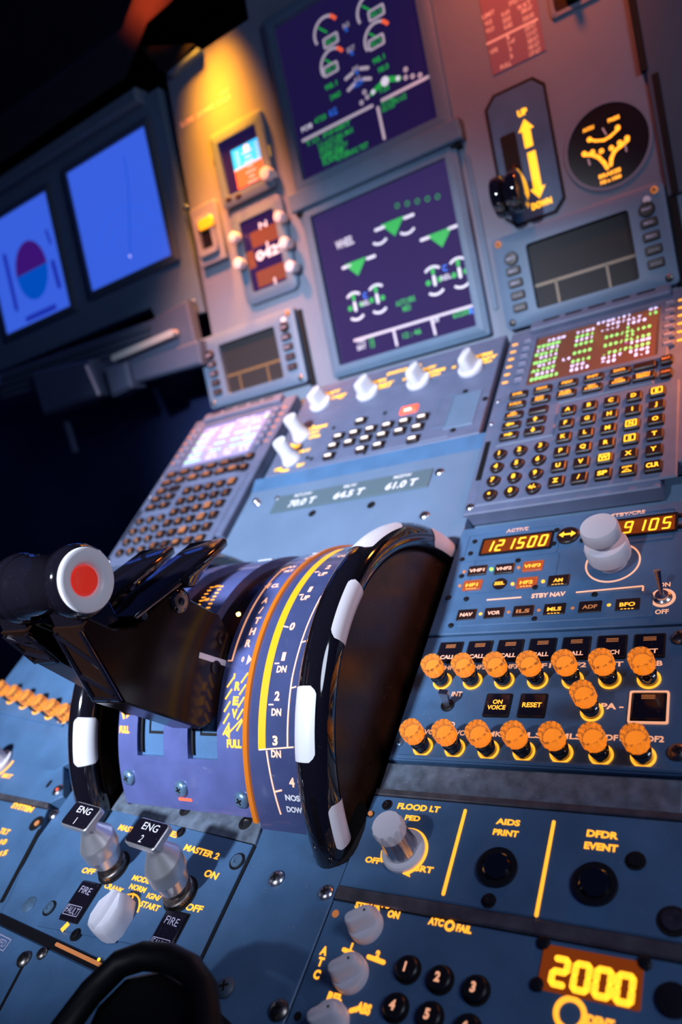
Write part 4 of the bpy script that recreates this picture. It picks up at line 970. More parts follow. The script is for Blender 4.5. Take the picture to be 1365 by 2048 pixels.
rs = thing('mounting_rail', 4, (202, 5), 'dark rail edge above the FLOOD LT lettering, lit copper', 'rail')
b = MB().use('rail_metal'); b.box(XR0 - 1, 286, 3.3, 7, -8, 0.5, 0.5); b.build('rail', rs)

tp = thing('transponder_panel', 4, (202, -120), 'transponder panel with big amber 2000 readout, number keys and white selector knobs', 'control panel')
b = MB().use('panel_paint'); b.box(XR0 - 1, 286, -130, -54.5, -12, 0, 0.7); b.build('face_plate', tp)
zT = Z(560, 1780, 4.55)
b = MB().use('amber_glow')
lab(b, 4, 'STBY', zT(692, 130), zT(840, 168), 3.2, z=0.25, bold=.06); lab(b, 4, 'AUTO', zT(835, 110), zT(1012, 150), 3.2, z=.25, bold=.06); lab(b, 4, 'ON', zT(985, 215), zT(1092, 235), 3.4, z=.25, bold=.06)
b.bar(U(4, zT(893, 160)), U(4, zT(893, 205)), 1.6, 0, .4)
for a_, c_, d_ in (((585, 545), (715, 600), (662, 500)), ((810, 610), (945, 660), (900, 570))):
    b.bar(U(4, zT(*a_)), U(4, zT(*c_)), 1.9, 0, .4); k = U(4, zT(*d_)); b.text('1' if a_[0] < 700 else '2', k[0], k[1] - 1, 3.6, z=.3, bold=.08)
for ch, q in (('A', (405, 555)), ('T', (375, 655)), ('C', (340, 770))): k = U(4, zT(*q)); b.text(ch, k[0], k[1], 4, z=.25, bold=.06)
lab(b, 4, 'REL', zT(430, 985), zT(580, 985), 4.0, z=.25, bold=.07); b.bar(U(4, zT(545, 1010)), U(4, zT(550, 1095)), 1.8, 0, .4)
lab(b, 4, 'ABS', zT(700, 1060), zT(830, 1100), 4.2, z=.25, bold=.07); b.bar(U(4, zT(650, 1100)), U(4, zT(720, 1080)), 1.8, 0, .4)
lab(b, 4, 'ATC', zF(506, 475), zF(556, 490), 3.2, z=.25, bold=.06); lab(b, 4, 'FAIL', zF(600, 500), zF(652, 512), 3.2, z=.25, bold=.06); k = U(4, zF(577, 495)); b.ring(k[0], k[1], 1.3, 2.4, 0, .4, 20)
zD = Z(860, 1780, 2.703); k = U(4, zD(760, 672)); b.ring(k[0], k[1], 4.2, 6.2, 0, .5, 30); lab(b, 4, 'IDENT', zD(840, 700), zD(1000, 735), 3.6, z=.25, bold=.06)
b.build('lettering', tp)
for q, rt in (((790, 320), -0.5), ((650, 760), -0.45), ((470, 1200), -0.45)):
    k = U(4, zT(*q)); 
    rotary(tp, k[0] + 0.5, k[1] - 0.5, 8.2, 7.0, rt - 0.5, 0, name='selector_knob')
for s_, q in (('1', (437, 645)), ('2', (547, 680)), ('3', (668, 715)), ('4', (395, 775)), ('5', (512, 806)), ('6', (640, 850))):
    k = U(4, zF(*q)); b = MB().use('black_matte'); b.ring(k[0], k[1], 4.8, 5.9, 0, .5, 30); b.use('black_plastic'); b.lathe(k[0], k[1], [(5.0, 0), (5.0, 2.4), (4.4, 3), (.01, 3)], 30); b.use('amber_pale'); b.text(s_, k[0] - .4, k[1], 4.0, z=3.1, bold=.05); b.build('number_key', tp)
dc = quad(4, zD(625, 300), zD(1150, 395), zD(1130, 660), zD(600, 530))
b = MB().use('amber_window'); b.rr(dc[0], dc[1], 38, 17, 1, 0, 0.6); b.build('window', tp)
b = MB().use('amber_bright')
for i, ch in enumerate('2000'):
    a_ = zD(702 + 117 * i, 440 + 31 * i); k = U(4, a_, 1); b.seg7(ch, k[0], k[1], 5.2, 9.4, 2.5, 0.6, 0.9, shear=0.03)
b.build('digits', tp)
for q in ((620, 290), (1165, 400), (585, 515), (1320, 600)):
    k = U(4, zD(*q)); r_ = 2.6 if q[0] < 1300 else 6
    b = MB().use('black_plastic'); b.lathe(k[0], k[1], [(r_, 0), (r_, 1.2), (r_ * .5, 1.8), (.01, 1.6)], 18); b.build('fastener', tp)
for q in ((508, 217), (165, 1150)):
    k = U(4, zT(*q)); b = MB().use('amber_dim' if q[0] > 300 else 'hole_black'); b.lathe(k[0], k[1], [(1.8, 0), (1.8, .3), (.01, .3)], 16); b.build('hole', tp)

# ------------------------------------------------------------------ centre aft deck
ad = thing('aft_deck', 4, (10, -100), 'smooth steel-blue deck between engine master panel and transponder panel, with bright cross-head screws', 'deck plate')
b = MB().use('panel_paint'); b.box(-113, 127.3, -220, -12, -13, -0.8, 0.5); b.build('plate', ad)
b = MB().use('hole_black'); b.rr(117, -20, 26, 38, 12, -0.8, -0.5); b.rr(-70, -8, 26, 36, 12, -0.8, -0.5); b.build('wheel_slot', ad)
for q, r_, m_ in (((553, 1757), 4.4, 'steel'), ((652, 1785), 3.9, 'steel'), ((558, 2020), 4.6, 'dark_steel'), ((452, 1975), 4.6, 'bezel_dark'), ((107, 1629), 3.6, 'steel')):
    k = U(4, q); screw(ad, k[0], k[1], r_, z=-.8, m=m_)
k = U(4, (56, 1808)); b = MB().use('screw_blue'); b.lathe(k[0], k[1], [(5, -.8), (5, -.5), (3, .4), (.01, .8)], 24); b.build('dome_stud', ad)

# engine master panel
em = thing('engine_master_panel', 4, (5, -95), 'engine start panel with ENG 1 and ENG 2 metal switches, FIRE lamps, white knob', 'control panel')
z5 = Z(0, 1560, 2.4375)
def q5(x, y): return U(4, z5(x, y))
zp = 0.6
b = MB().use('panel_paint')
ptl = q5(555, 147); ptr = q5(1235, 318); pbr = q5(975, 862); pbl = q5(185, 712)
P = [pbl, pbr, ptr, ptl]
b.prism(P, -0.8, zp, 0.4); b.build('face_plate', em)
b = MB().use('black_matte'); b.bar((ptr[0] + 1.2, ptr[1]), (pbr[0] + 1.2, pbr[1] - 2), 1.6, -.8, -.2, False); b.bar((ptl[0], ptl[1] + .6), (ptr[0] + 1, ptr[1] + .6), 0.9, -.8, 0.3, False); b.build('panel_gap', em)
b = MB().use('amber_glow')
def l5(s, x0, y0, x1, y1, h, bold=.04):
    A = q5(x0, y0); B = q5(x1, y1); b.text(s, (A[0] + B[0]) / 2, (A[1] + B[1]) / 2, h, w=hypot(B[0] - A[0], B[1] - A[1]), z=zp + .2, bold=bold, rot=atan2(B[1] - A[1], B[0] - A[0]))
l5('OFF', 405, 442, 468, 452, 3.4); l5('OFF', 912, 620, 992, 636, 3.6); l5('ON', 1003, 455, 1066, 475, 3.9); l5('MASTER 2', 905, 330, 1072, 378, 3.7)
l5('MASTER 1', 585, 232, 705, 262, 3.7); l5('ENGINES', 760, 235, 870, 275, 3.6); l5('MODE', 652, 478, 735, 498, 3.1); l5('NORM', 638, 520, 715, 542, 3.1)
l5('CRANK', 516, 515, 604, 548, 3.1); l5('IGN/', 722, 565, 788, 582, 3.0); l5('START', 690, 605, 782, 632, 3.2); l5('1', 316, 712, 326, 728, 5.0)
k = q5(580, 690); b.ring(k[0], k[1] + 4.5, 9.9, 10.8, zp, zp + .4, 24, radians(10), radians(140))
b.bar(q5(655, 555), q5(650, 580), .8, zp, zp + .3, False)
b.build('lettering', em)
def fire(px, py):
    A = q5(px, py); b = MB().use('hole_black'); w_, h_ = 15.6, 22
    b.rr(A[0], A[1], w_ + 1.4, h_ + 1.4, .8, zp, zp + .4); b.use('annunciator_glass'); b.rr(A[0], A[1], w_, h_, .8, zp + .4, zp + 1.8, .6)
    b.use('print_violet'); b.text('FIRE', A[0] + .4, A[1] + 5.8, 3.9, w=9.8, z=zp + 1.95, bold=.0, rot=-.06); b.text('FAULT', A[0] - .2, A[1] - 6, 3.8, w=10.6, z=zp + 1.95, bold=0, rot=-.06)
    b.frame(A[0] - .2, A[1] - 6, 12.8, 5.8, .6, .35, zp + 1.8, zp + 1.95); b.build('warning_lamp', em)
fire(398, 597); fire(820, 755)
# mode knob
k = q5(556, 712)
b = MB().use('white_knob')
M0 = Matrix.Translation((k[0] + 1.5, k[1] + 2.5, zp)) @ Matrix.Rotation(radians(-3), 4, 'Z'); b.M = M0
def wedge(l, w, tipw, n=6): return [(-tipw / 2, l / 2), (-w / 2, l * .15), (-w / 2, -l * .25), (-w * .38, -l * .44), (-w * .12, -l / 2), (w * .12, -l / 2), (w * .38, -l * .44), (w / 2, -l * .25), (w / 2, l * .15), (tipw / 2, l / 2)]
lo = []
for zz, s_ in ((0, 1), (7, 1.0), (11, 0.93), (12.5, 0.82)): lo.append([(x * s_, y * s_, zz) for x, y in reversed(wedge(23, 19, 9))])
b.loft(lo); b.M = M0 @ Matrix.Translation((0, 0, 11)); lo = []
for zz, sx_, sy_ in ((0, .42, .95), (3, .3, .9), (4, .18, .85)): lo.append([(x * sx_, y * sy_, zz) for x, y in reversed(wedge(22, 17, 14))])
b.loft(lo); b.M = None; b.build('mode_knob', em)
def master(bx, by, tx, ty, num):
    b = MB().use('hole_black'); b.lathe(bx, by, [(10.5, zp), (10.5, zp + .3), (.01, zp + .3)], 32)
    b.use('dark_steel'); b.lathe(bx, by, [(9.2, zp + .3), (9.2, zp + 3.4), (8.4, zp + 4), (5.6, zp + 4.2), (5.2, zp + 6)], 120, flutes=60, fd=.03, fr=(zp + .2, zp + 3.5)); b.build('locking_nut', em)
    dx, dy = (tx - bx) / 45, (ty - by) / 45
    b = MB().use('steel'); b.M = Matrix(((1, 0, dx, bx), (0, 1, dy, by), (0, 0, 1, 0), (0, 0, 0, 1)))
    b.use('satin_steel'); b.lathe(0, 0, [(5, 3), (5, 8.5), (8.2, 8.8), (9.9, 16), (10.1, 16.6), (10.7, 16.9), (10.9, 24.5), (10.4, 25.6), (5.6, 33.5), (4.8, 36), (4.8, 42)], 56)
    b.use('black_gloss'); b.lathe(-8.6, -3.6, [(1.4, 20), (1.4, 22), (.01, 22)], 10); b.M = None; sl = b.build('switch_lever', em)
    b = MB().use('satin_steel'); b.rr(tx, ty, 24.5, 15, 2.2, 41.5, 45, .5, rot=-.09); b.build('switch_tag', sl)
    b = MB().use('annunciator_glass'); b.rr(tx, ty, 23, 13.4, 1.8, 45, 45.5, .2, rot=-.09)
    b.use('print_white'); b.text('ENG', tx + 1.2, ty + 3.0, 4.0, w=12.5, z=45.6, bold=.01, rot=-.09); b.text(num, tx - .6, ty - 3.6, 4.0, z=45.6, bold=.01, rot=-.09); b.build('tag_label', sl)
master(-26, -59.8, -20.8, -55.2, '1'); master(34.5, -66.8, 37, -59.4, '2')
for q, r_ in (((1160, 400), 3.6), ((245, 628), 3.4), ((372, 757), 2.6), ((885, 258), 2.4)):
    k = q5(*q); b = MB().use('hole_black'); b.lathe(k[0], k[1], [(r_ * 1.35, zp), (r_ * 1.35, zp + .2), (.01, zp + .2)], 24); b.use('screw_blue' if r_ > 3 else 'black_plastic'); b.lathe(k[0], k[1], [(r_, zp + .2), (r_, zp + 1), (r_ * .4, zp + 1.4), (r_ * .4, zp + .6), (.01, zp + .6)], 22); b.build('fastener', em)

# flange strip below the quadrant
fs = thing('flange_strip', 4, q5(900, 180), 'dusty metal flange strip with three dark countersunk screws below the quadrant', 'plate')
b = MB().use('worn_plate')
f0 = U(4, (250, 1583)); f1 = U(4, (530, 1640)); f2 = U(4, (512, 1690)); f3 = U(4, (224, 1621))
b.prism([f3, f2, f1, f0], -.8, 1.2, .3); b.build('plate', fs)
for q in ((655, 95), (912, 150), (1203, 215)):
    k = q5(*q); b = MB().use('dark_steel'); b.lathe(k[0], k[1], [(4.4, 1.2), (4.4, 1.4), (2, 1.6), (1.6, 1.2), (.01, 1.2)], 24); b.build('screw', fs)

# rails and panels at the bottom left
ar = thing('mounting_rail', 4, U(4, (110, 1890)), 'dark rail with an amber glint below the engine panel', 'rail')
A = [U(4, q) for q in ((0, 1826), (215, 1926), (208, 1950), (0, 1850))]
b = MB().use('black_plastic'); b.prism([A[3], A[2], A[1], A[0]], -.8, 0.6, .3); b.build('rail', ar)
k0 = U(4, (115, 1890)); k1 = U(4, (212, 1936)); b = MB().use('amber_dim'); b.bar(k0, k1, 2.0, .6, 1.0); b.use('amber_bright'); k = U(4, (200, 1921)); b.lathe(k[0], k[1], [(.9, .8), (.9, 1.3), (.01, 1.4)], 12); b.build('painted_glint', ar)  # amber glint on the rail, painted as emissive bar and dot
sb = thing('corner_panel', 4, U(4, (60, 1960)), 'dark blue panel corner printed ARMED in a box at the bottom left edge', 'control panel')
b = MB().use('panel_paint'); A = [U(4, q) for q in ((0, 1852), (205, 1952), (140, 2080), (-60, 2080), (-60, 1830))]
b.prism([A[4], A[3], A[2], A[1], A[0]], -.8, .2, .2); b.build('face_plate', sb)
b = MB().use('print_violet'); A = U(4, (-30, 1868)); B = U(4, (28, 1898)); rt = atan2(B[1] - A[1], B[0] - A[0]); cx_, cy_ = (A[0] + B[0]) / 2, (A[1] + B[1]) / 2
b.text('ARMED', cx_, cy_, 3.8, w=15, z=.4, rot=rt, bold=0); b.M = Matrix.Translation((cx_, cy_, 0)) @ Matrix.Rotation(rt, 4, 'Z'); b.frame(0, 0, 19, 6.8, .2, .5, .2, .45); b.build('lettering', sb)
for q, r_ in (((50, 1920), 4.4), ((86, 1908), 3.4)):
    k = U(4, q); screw(sb, k[0], k[1], r_, z=.2, m='dark_steel')
b = MB().use('black_matte'); b.bar(U(4, (45, 1935)), U(4, (0, 2020)), 2.0, .2, .5); b.build('panel_gap', sb)

# left column: flood panel, radar panel
lf = thing('flood_light_panel', 4, U(4, (50, 1520)), 'left blue panel with a half-hidden white knob and orange arc at the left edge', 'control panel')
A = [U(4, q) for q in ((-150, 1428), (127, 1487), (126, 1592), (98, 1606), (-150, 1556))]
b = MB().use('panel_paint'); b.prism([A[4], A[3], A[2], A[1], A[0]], -9, 0, .5); b.build('face_plate', lf)
z7 = Z(0, 1420, 5.119)
b = MB().use('amber_glow')
def l7(s, x0, y0, x1, y1, h):
    A = U(4, z7(x0, y0)); B = U(4, z7(x1, y1)); b.text(s, (A[0] + B[0]) / 2, (A[1] + B[1]) / 2, h, w=hypot(B[0] - A[0], B[1] - A[1]), z=.25, bold=.05, rot=atan2(B[1] - A[1], B[0] - A[0]))
l7('INTEG LT', 130, 285, 312, 320, 4.0); l7('MAIN PNL & PED', 58, 350, 300, 400, 3.4); l7('BRT', 28, 670, 122, 685, 3.6); l7('FLOOD', -90, 225, 45, 260, 4.0)
k = U(4, z7(10, 545)); b.ring(k[0], k[1], 12.6, 14.6, 0, .4, 24, radians(-60), radians(75)); b.build('lettering', lf)
b = MB().use('white_knob'); b.lathe(k[0] - 1, k[1], [(11, 0), (11, 2.5), (8, 3), (7.5, 16), (7, 18), (.01, 18.4)], 40, flutes=12, fd=.06, fr=(3, 17)); b.build('knob', lf)
k = U(4, z7(503, 757)); b = MB().use('hole_black'); b.rr(k[0], k[1], 3, 6, 1.4, 0, .3); b.build('hole', lf)
k = U(4, z7(592, 820)); b = MB().use('steel'); b.lathe(k[0], k[1], [(4.5, 0), (4.5, .3), (3, 1.2), (.01, .6)], 22); b.use('red_lamp'); b.lathe(k[0], k[1], [(1, .9), (1, 1.1), (.01, 1.1)], 10); b.build('fastener', lf)
lr_ = thing('mounting_rail', 4, U(4, (50, 1596)), 'brown-tinted metal rail between two panels at the left edge', 'rail')
A = [U(4, q) for q in ((-150, 1556), (98, 1606), (96, 1616), (-150, 1570))]
b = MB().use('rail_metal'); b.prism([A[3], A[2], A[1], A[0]], -8, .8, .5); b.build('rail', lr_)
lw = thing('weather_radar_panel', 4, U(4, (30, 1700)), 'shadowed blue panel with short amber legends at the left edge, under the brown rail', 'control panel')
A = [U(4, q) for q in ((-150, 1571), (95, 1618), (20, 1790), (-40, 1900), (-150, 1900))]
b = MB().use('panel_paint'); b.prism([A[4], A[3], A[2], A[1], A[0]], -9, -.2, .5); b.build('face_plate', lw)
b = MB().use('amber_glow'); l7('SYSTEM', 130, 975, 338, 1025, 4.2); l7('TILT', 5, 1235, 95, 1255, 4); l7('10', 0, 1355, 70, 1350, 4); l7('15', 0, 1475, 78, 1460, 4); b.build('lettering', lw)
k = U(4, z7(370, 1160)); b = MB().use('hole_black'); b.lathe(k[0], k[1], [(5.5, -.2), (5.5, .1), (.01, .1)], 24); b.use('amber_dim'); b.lathe(k[0] + 1.4, k[1], [(2, .1), (2, .8), (.01, 1)], 16); b.build('fastener', lw)
b = MB().use('hole_black'); b.bar(U(4, (78, 1662)), U(4, (5, 1800)), 3.6, -.2, .1); b.build('panel_gap', lw)
# left audio panel: move the copy to where it stands
M = PM[3] @ Matrix.Translation(Vector((-175 - 61, -150, 0)))
for c in list(al.children): bpy.data.objects.remove(c, do_unlink=True)
A = [U(3, q) for q in ((-160, 1330), (0, 1350), (62, 1282), (150, 1330), (150, 1500), (127, 1487), (-160, 1424))]
al.matrix_world = PM[3] @ Matrix.Identity(4); ORI[al.name] = (0, 0, 0)
mw = PM[3].copy(); mw.translation = mw.translation * MM; al.matrix_world = mw
b = MB().use('panel_paint'); b.prism([(-300, -190), (-150, -212), (-122, -190), (-122, -100), (-300, -95)], -9, 0, .6); b.build('face_plate', al)
b = MB().use('panel_paint'); p = U(3, (0, 1418)); q = U(3, (127, 1452)); b.bar((p[0] - 60, p[1] + 4), q, 2.5, 0, 1.4, False); b.build('front_lip', al)
for i in range(7):
    t_ = i / 4; p = U(3, (25 + 103 * t_ if t_ <= 1.6 else 0, 1397 + 40 * t_))
    if i > 5: continue
    o = kn0.copy(); COL.objects.link(o); o.parent = al; o.location = (p[0] * MM, p[1] * MM, 0)
p = U(3, (-8, 1384)); o = kn0.copy(); COL.objects.link(o); o.parent = al; o.location = (p[0] * MM, p[1] * MM, 0)

# ------------------------------------------------------------------ throttle quadrant
def cyl(mb, x0, x1, t0, t1, r=RQ, th=6, n=40):
    """curved plate about the quadrant axis"""
    L = []
    for k in range(n + 1):
        a = radians(t0 + (t1 - t0) * k / n); c_, s_ = cos(a), sin(a)
        L.append([(x0, YC + r * c_, ZC + r * s_), (x1, YC + r * c_, ZC + r * s_), (x1, YC + (r - th) * c_, ZC + (r - th) * s_), (x0, YC + (r - th) * c_, ZC + (r - th) * s_)])
    return mb.loft(L)
def wrap(mb, r):
    """bend everything already in mb (x, arc position, height) round the axis"""
    mb.v = [(x, YC + (r + z) * cos(-y / r), ZC + (r + z) * sin(-y / r)) for x, y, z in mb.v]; return mb
def cy(t, r=RQ): return -radians(t) * r
tq = thing('throttle_quadrant', 0, (15, YC, ZC + 60), 'curved violet-blue throttle scale with glowing A/THR and REV FULL markings and two lever slots', 'throttle quadrant')
b = MB().use('quadrant_laminate')
for x0, x1 in ((-40, -22.5), (0.8, 21), (44.6, 66.5)): cyl(b, x0, x1, 35, 152.2)
cyl(b, -40, 66.5, 152.2, 167.5); b.build('scale_plate', tq)
for x0, x1 in ((-22.5, 0.8), (21, 44.6)):
    b = MB().use('black_lever'); cyl(b, x0, x1, 35, 139, r=111); b.build('slot_brush', tq)
    b = MB().use('panel_paint'); cyl(b, x0, x1, 139, 152.4, r=112.5, th=3); b.build('slot_floor', tq)
    x0 += 1
    b = MB().use('black_matte'); cyl(b, x0, x0 + 1.6, 140, 151.4, r=114.5, th=2.4); cyl(b, x0 + 6, x0 + 22, 145.0, 145.8, r=113.2, th=1); cyl(b, x0 + 6, x0 + 7, 139, 145.5, r=113.2, th=1); b.build('slot_edge', tq)
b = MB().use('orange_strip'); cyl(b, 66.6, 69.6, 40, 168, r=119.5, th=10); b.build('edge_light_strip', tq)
b = MB().use('scale_laminate'); cyl(b, 69.8, 104, 38, 170, r=118, th=8); b.build('trim_scale', tq)
b = MB().use('bezel_dark'); cyl(b, -40, 104, 20, 170, r=104, th=6); b.build('inner_drum', tq)
sm = 'amber_glow'
b = MB().use('amber_pale')
def ct(s, x, t, h, w=None, r=RQ, **k): b.text(s, x, cy(t, r), h, w=w, z=.25, **k)
ct('A', 56.5, 104, 4.9, 4.3, bold=.05); ct('/', 57.4, 108, 4.9, bold=.06); ct('T', 58.4, 111.8, 4.9, 4.3, bold=.05); ct('H', 58.2, 115.6, 4.9, 4.3, bold=.05); ct('R', 58, 119.4, 4.9, 4.3, bold=.05); ct('0', 57.4, 124.3, 3.2, bold=.04)
ct('CL', 56.8, 97.3, 3.8, w=6.4, bold=.05); ct('FLX', 55.5, 86, 3, w=7, bold=.05); ct('MCT', 57, 89, 3, w=7, bold=.05); ct('TO', 58.5, 76, 3, w=6, bold=.05); ct('GA', 59.5, 79, 3, w=6, bold=.05)
N = 14
for i in range(N):
    t0, t1 = 87 + (124.6 - 87) * i / N, 87 + (124.6 - 87) * (i + 1) / N
    b.bar((49.2, cy(t0)), (49.2 if t1 < 124 else 49.2, cy(t1)), 1.1, .1, .35, False)
b.bar((46, cy(124.6)), (49.6, cy(124.6)), .8, .1, .35, False)
b.prism([(61, cy(126)), (64.5, cy(124.5)), (61, cy(123))], .1, .35)
for t in (87, 97): b.prism([(47.5, cy(t)), (51.5, cy(t + 1.4)), (51.5, cy(t - 1.4))], .1, .35)
wrap(b, RQ).build('thrust_marks', tq)
b = MB().use('amber_glow')
for ch, t in (('R', 132), ('E', 136), ('V', 139.4)): ct(ch, 57.6, t, 5.0, 4.4, bold=.06)
ct('FULL', 57.9, 147.4, 4.6, w=11, bold=.06); ct('FULL', -34.2, 144.8, 4.4, w=9.2, bold=.06)
b.bar((53.6, cy(128.4)), (53.6, cy(143.5)), 1.1, .1, .35, False); b.prism([(50.8, cy(144.8)), (54.6, cy(146.2)), (54.6, cy(143.2))], .1, .35)
for t in (129.5, 132.8, 136.2, 139.4, 142.4):
    b.bar((49.6, cy(t + 2.8)), (53.6, cy(t)), 1.1, .1, .35, False); b.bar((59.8, cy(t + 1.6)), (63.8, cy(t - 1.2)), 1.1, .1, .35, False)
b.bar((54.5, cy(144.4)), (63.5, cy(140.8)), .9, .1, .35, False)
b.prism([(-33, cy(141.6)), (-29, cy(139.8)), (-33, cy(138))], .1, .35); b.bar((-39, cy(137.8)), (-35, cy(141.6)), 1.6, .1, .35, False); ct('REV', -34, 135.6, 2.8, w=8)
for t in (94.4, 96.2, 98, 99.8, 101.4, 103.2, 105):
    b.bar((-3.5 + (t - 94) * .1, cy(t)), (-.9 + (t - 94) * .1, cy(t)), 1.0, .1, .35); b.bar((5.2 + (t - 94) * .3, cy(t)), (7.6 + (t - 94) * .3, cy(t)), 1.0, .1, .35)
ct('45', 1.8, 94, 2.4, w=5, bold=.06); ct('40', 2.6, 101, 2.4, w=5, bold=.06)
b.use('red_lamp'); k_ = 162; b.rr(14, cy(164.2), 11, 1.8, .8, .1, .3)
wrap(b, RQ).build('reverse_marks', tq)
b = MB().use('yellow_scale')
n_ = 60; a0, a1 = 74, 148.4
L = [[(76.6, cy(a0 + (a1 - a0) * k / n_, 118), .1), (81.8, cy(a0 + (a1 - a0) * k / n_, 118), .1)] for k in range(n_ + 1)]
L = [[(76.6, cy(a0 + (a1 - a0) * k / n_, 118), .12), (81.8, cy(a0 + (a1 - a0) * k / n_, 118), .12), (81.8, cy(a0 + (a1 - a0) * k / n_, 118), .0), (76.6, cy(a0 + (a1 - a0) * k / n_, 118), .0)] for k in range(n_ + 1)]
b.loft(L); wrap(b, 118).build('green_band', tq)
b = MB().use('amber_pale')
def c2(s, x, t, h=3.4, w=None): b.text(s, x, cy(t, 118), h, w=w, z=.25, bold=.045)
for s_, t in (('0', 115.2), ('1', 124.6), ('2', 135.2), ('3', 146.4), ('4', 156.6)): c2(s_, 88.6 if s_ != '4' else 98, t - (0 if s_ == '0' else .4), 5.0, 3.6 if s_ != '1' else 2.6)
for t in (127.6, 138.8, 149.2): c2('DN', 89, t + .1, 3.9, 6.8)
c2('1', 89.4, 101.8, 4.6, 2.5); c2('UP', 89, 105.2, 3.7, 6.4); c2('2', 91, 91.0, 4.6, 3.4); c2('UP', 91, 94.8, 3.7, 6.4); c2('CG', 92, 83.5, 3.2, 6)
for t in (126.1, 137, 103.8, 93.2): b.bar((83.2, cy(t, 118)), (86.6, cy(t, 118)), .8, .1, .3, False)
b.bar((82, cy(115.0, 118)), (86, cy(115.4, 118)), .8, .1, .3, False)
b.bar((77, cy(148.5, 118)), (101, cy(147.4, 118)), .8, .1, .3, False)
def arcx(x0, x1, t0, t1, n=12, w=.8):
    for i in range(n):
        u0, u1 = i / n, (i + 1) / n; b.bar((x0 + (x1 - x0) * u0, cy(t0 + (t1 - t0) * u0, 118)), (x0 + (x1 - x0) * u1, cy(t0 + (t1 - t0) * u1, 118)), w, .1, .3, False)
arcx(82.5, 86.6, 148.6, 165, w=1.0); b.bar((85.4, cy(159, 118)), (90.5, cy(158.4, 118)), 1.0, .1, .3, False)
arcx(97, 97.4, 147.4, 130, w=1.0); arcx(97.4, 100.5, 130, 105, w=.9)
b.bar((97.2, cy(132.8, 118)), (101, cy(132.4, 118)), .8, .1, .3, False); b.bar((98, cy(120.4, 118)), (101.5, cy(120, 118)), .8, .1, .3, False)
b.use('print_white'); c2('NOSE', 98, 160.2, 3.2, 12); c2('DOWN', 98, 163.3, 3.2, 13)
wrap(b, 118).build('trim_marks', tq)
# pan-head screws on the plate
for x, t in ((-32.1, 159), (12.7, 160.9), (59.3, 162.4)):
    a_ = radians(t); b = MB(); b.M = Matrix.Translation((x, YC + RQ * cos(a_), ZC + RQ * sin(a_))) @ Matrix.Rotation(a_ - pi / 2, 4, 'X')
    b.use('screw_blue'); b.lathe(0, 0, [(4.9, 0), (4.9, .9), (4.2, 2.0), (2.4, 2.8), (.01, 3.0)], 26); b.use('hole_black'); b.rr(0, 0, 4, 1.0, .3, 2.5, 3.1, rot=.4); b.rr(0, 0, 4, 1.0, .3, 2.5, 3.1, rot=.4 + pi / 2); b.M = None; b.build('screw', tq)
a_ = radians(109); b = MB().use('glint_spark'); b.M = Matrix.Translation((40.5, YC + 117 * cos(a_), ZC + 117 * sin(a_))); b.lathe(0, 0, [(.01, -1.4), (1.1, -.9), (1.4, 0), (1.1, .9), (.01, 1.4)], 14); b.M = None; b.build('slot_glint', tq)  # glint at the slot edge, built as an enlarged glowing bead
b = MB().use('print_white'); b.rr(8, cy(70), 13, 3, .5, .1, .4); b.rr(58, cy(70), 15, 2.6, .5, .1, .4); wrap(b, RQ).build('index_bar', tq)

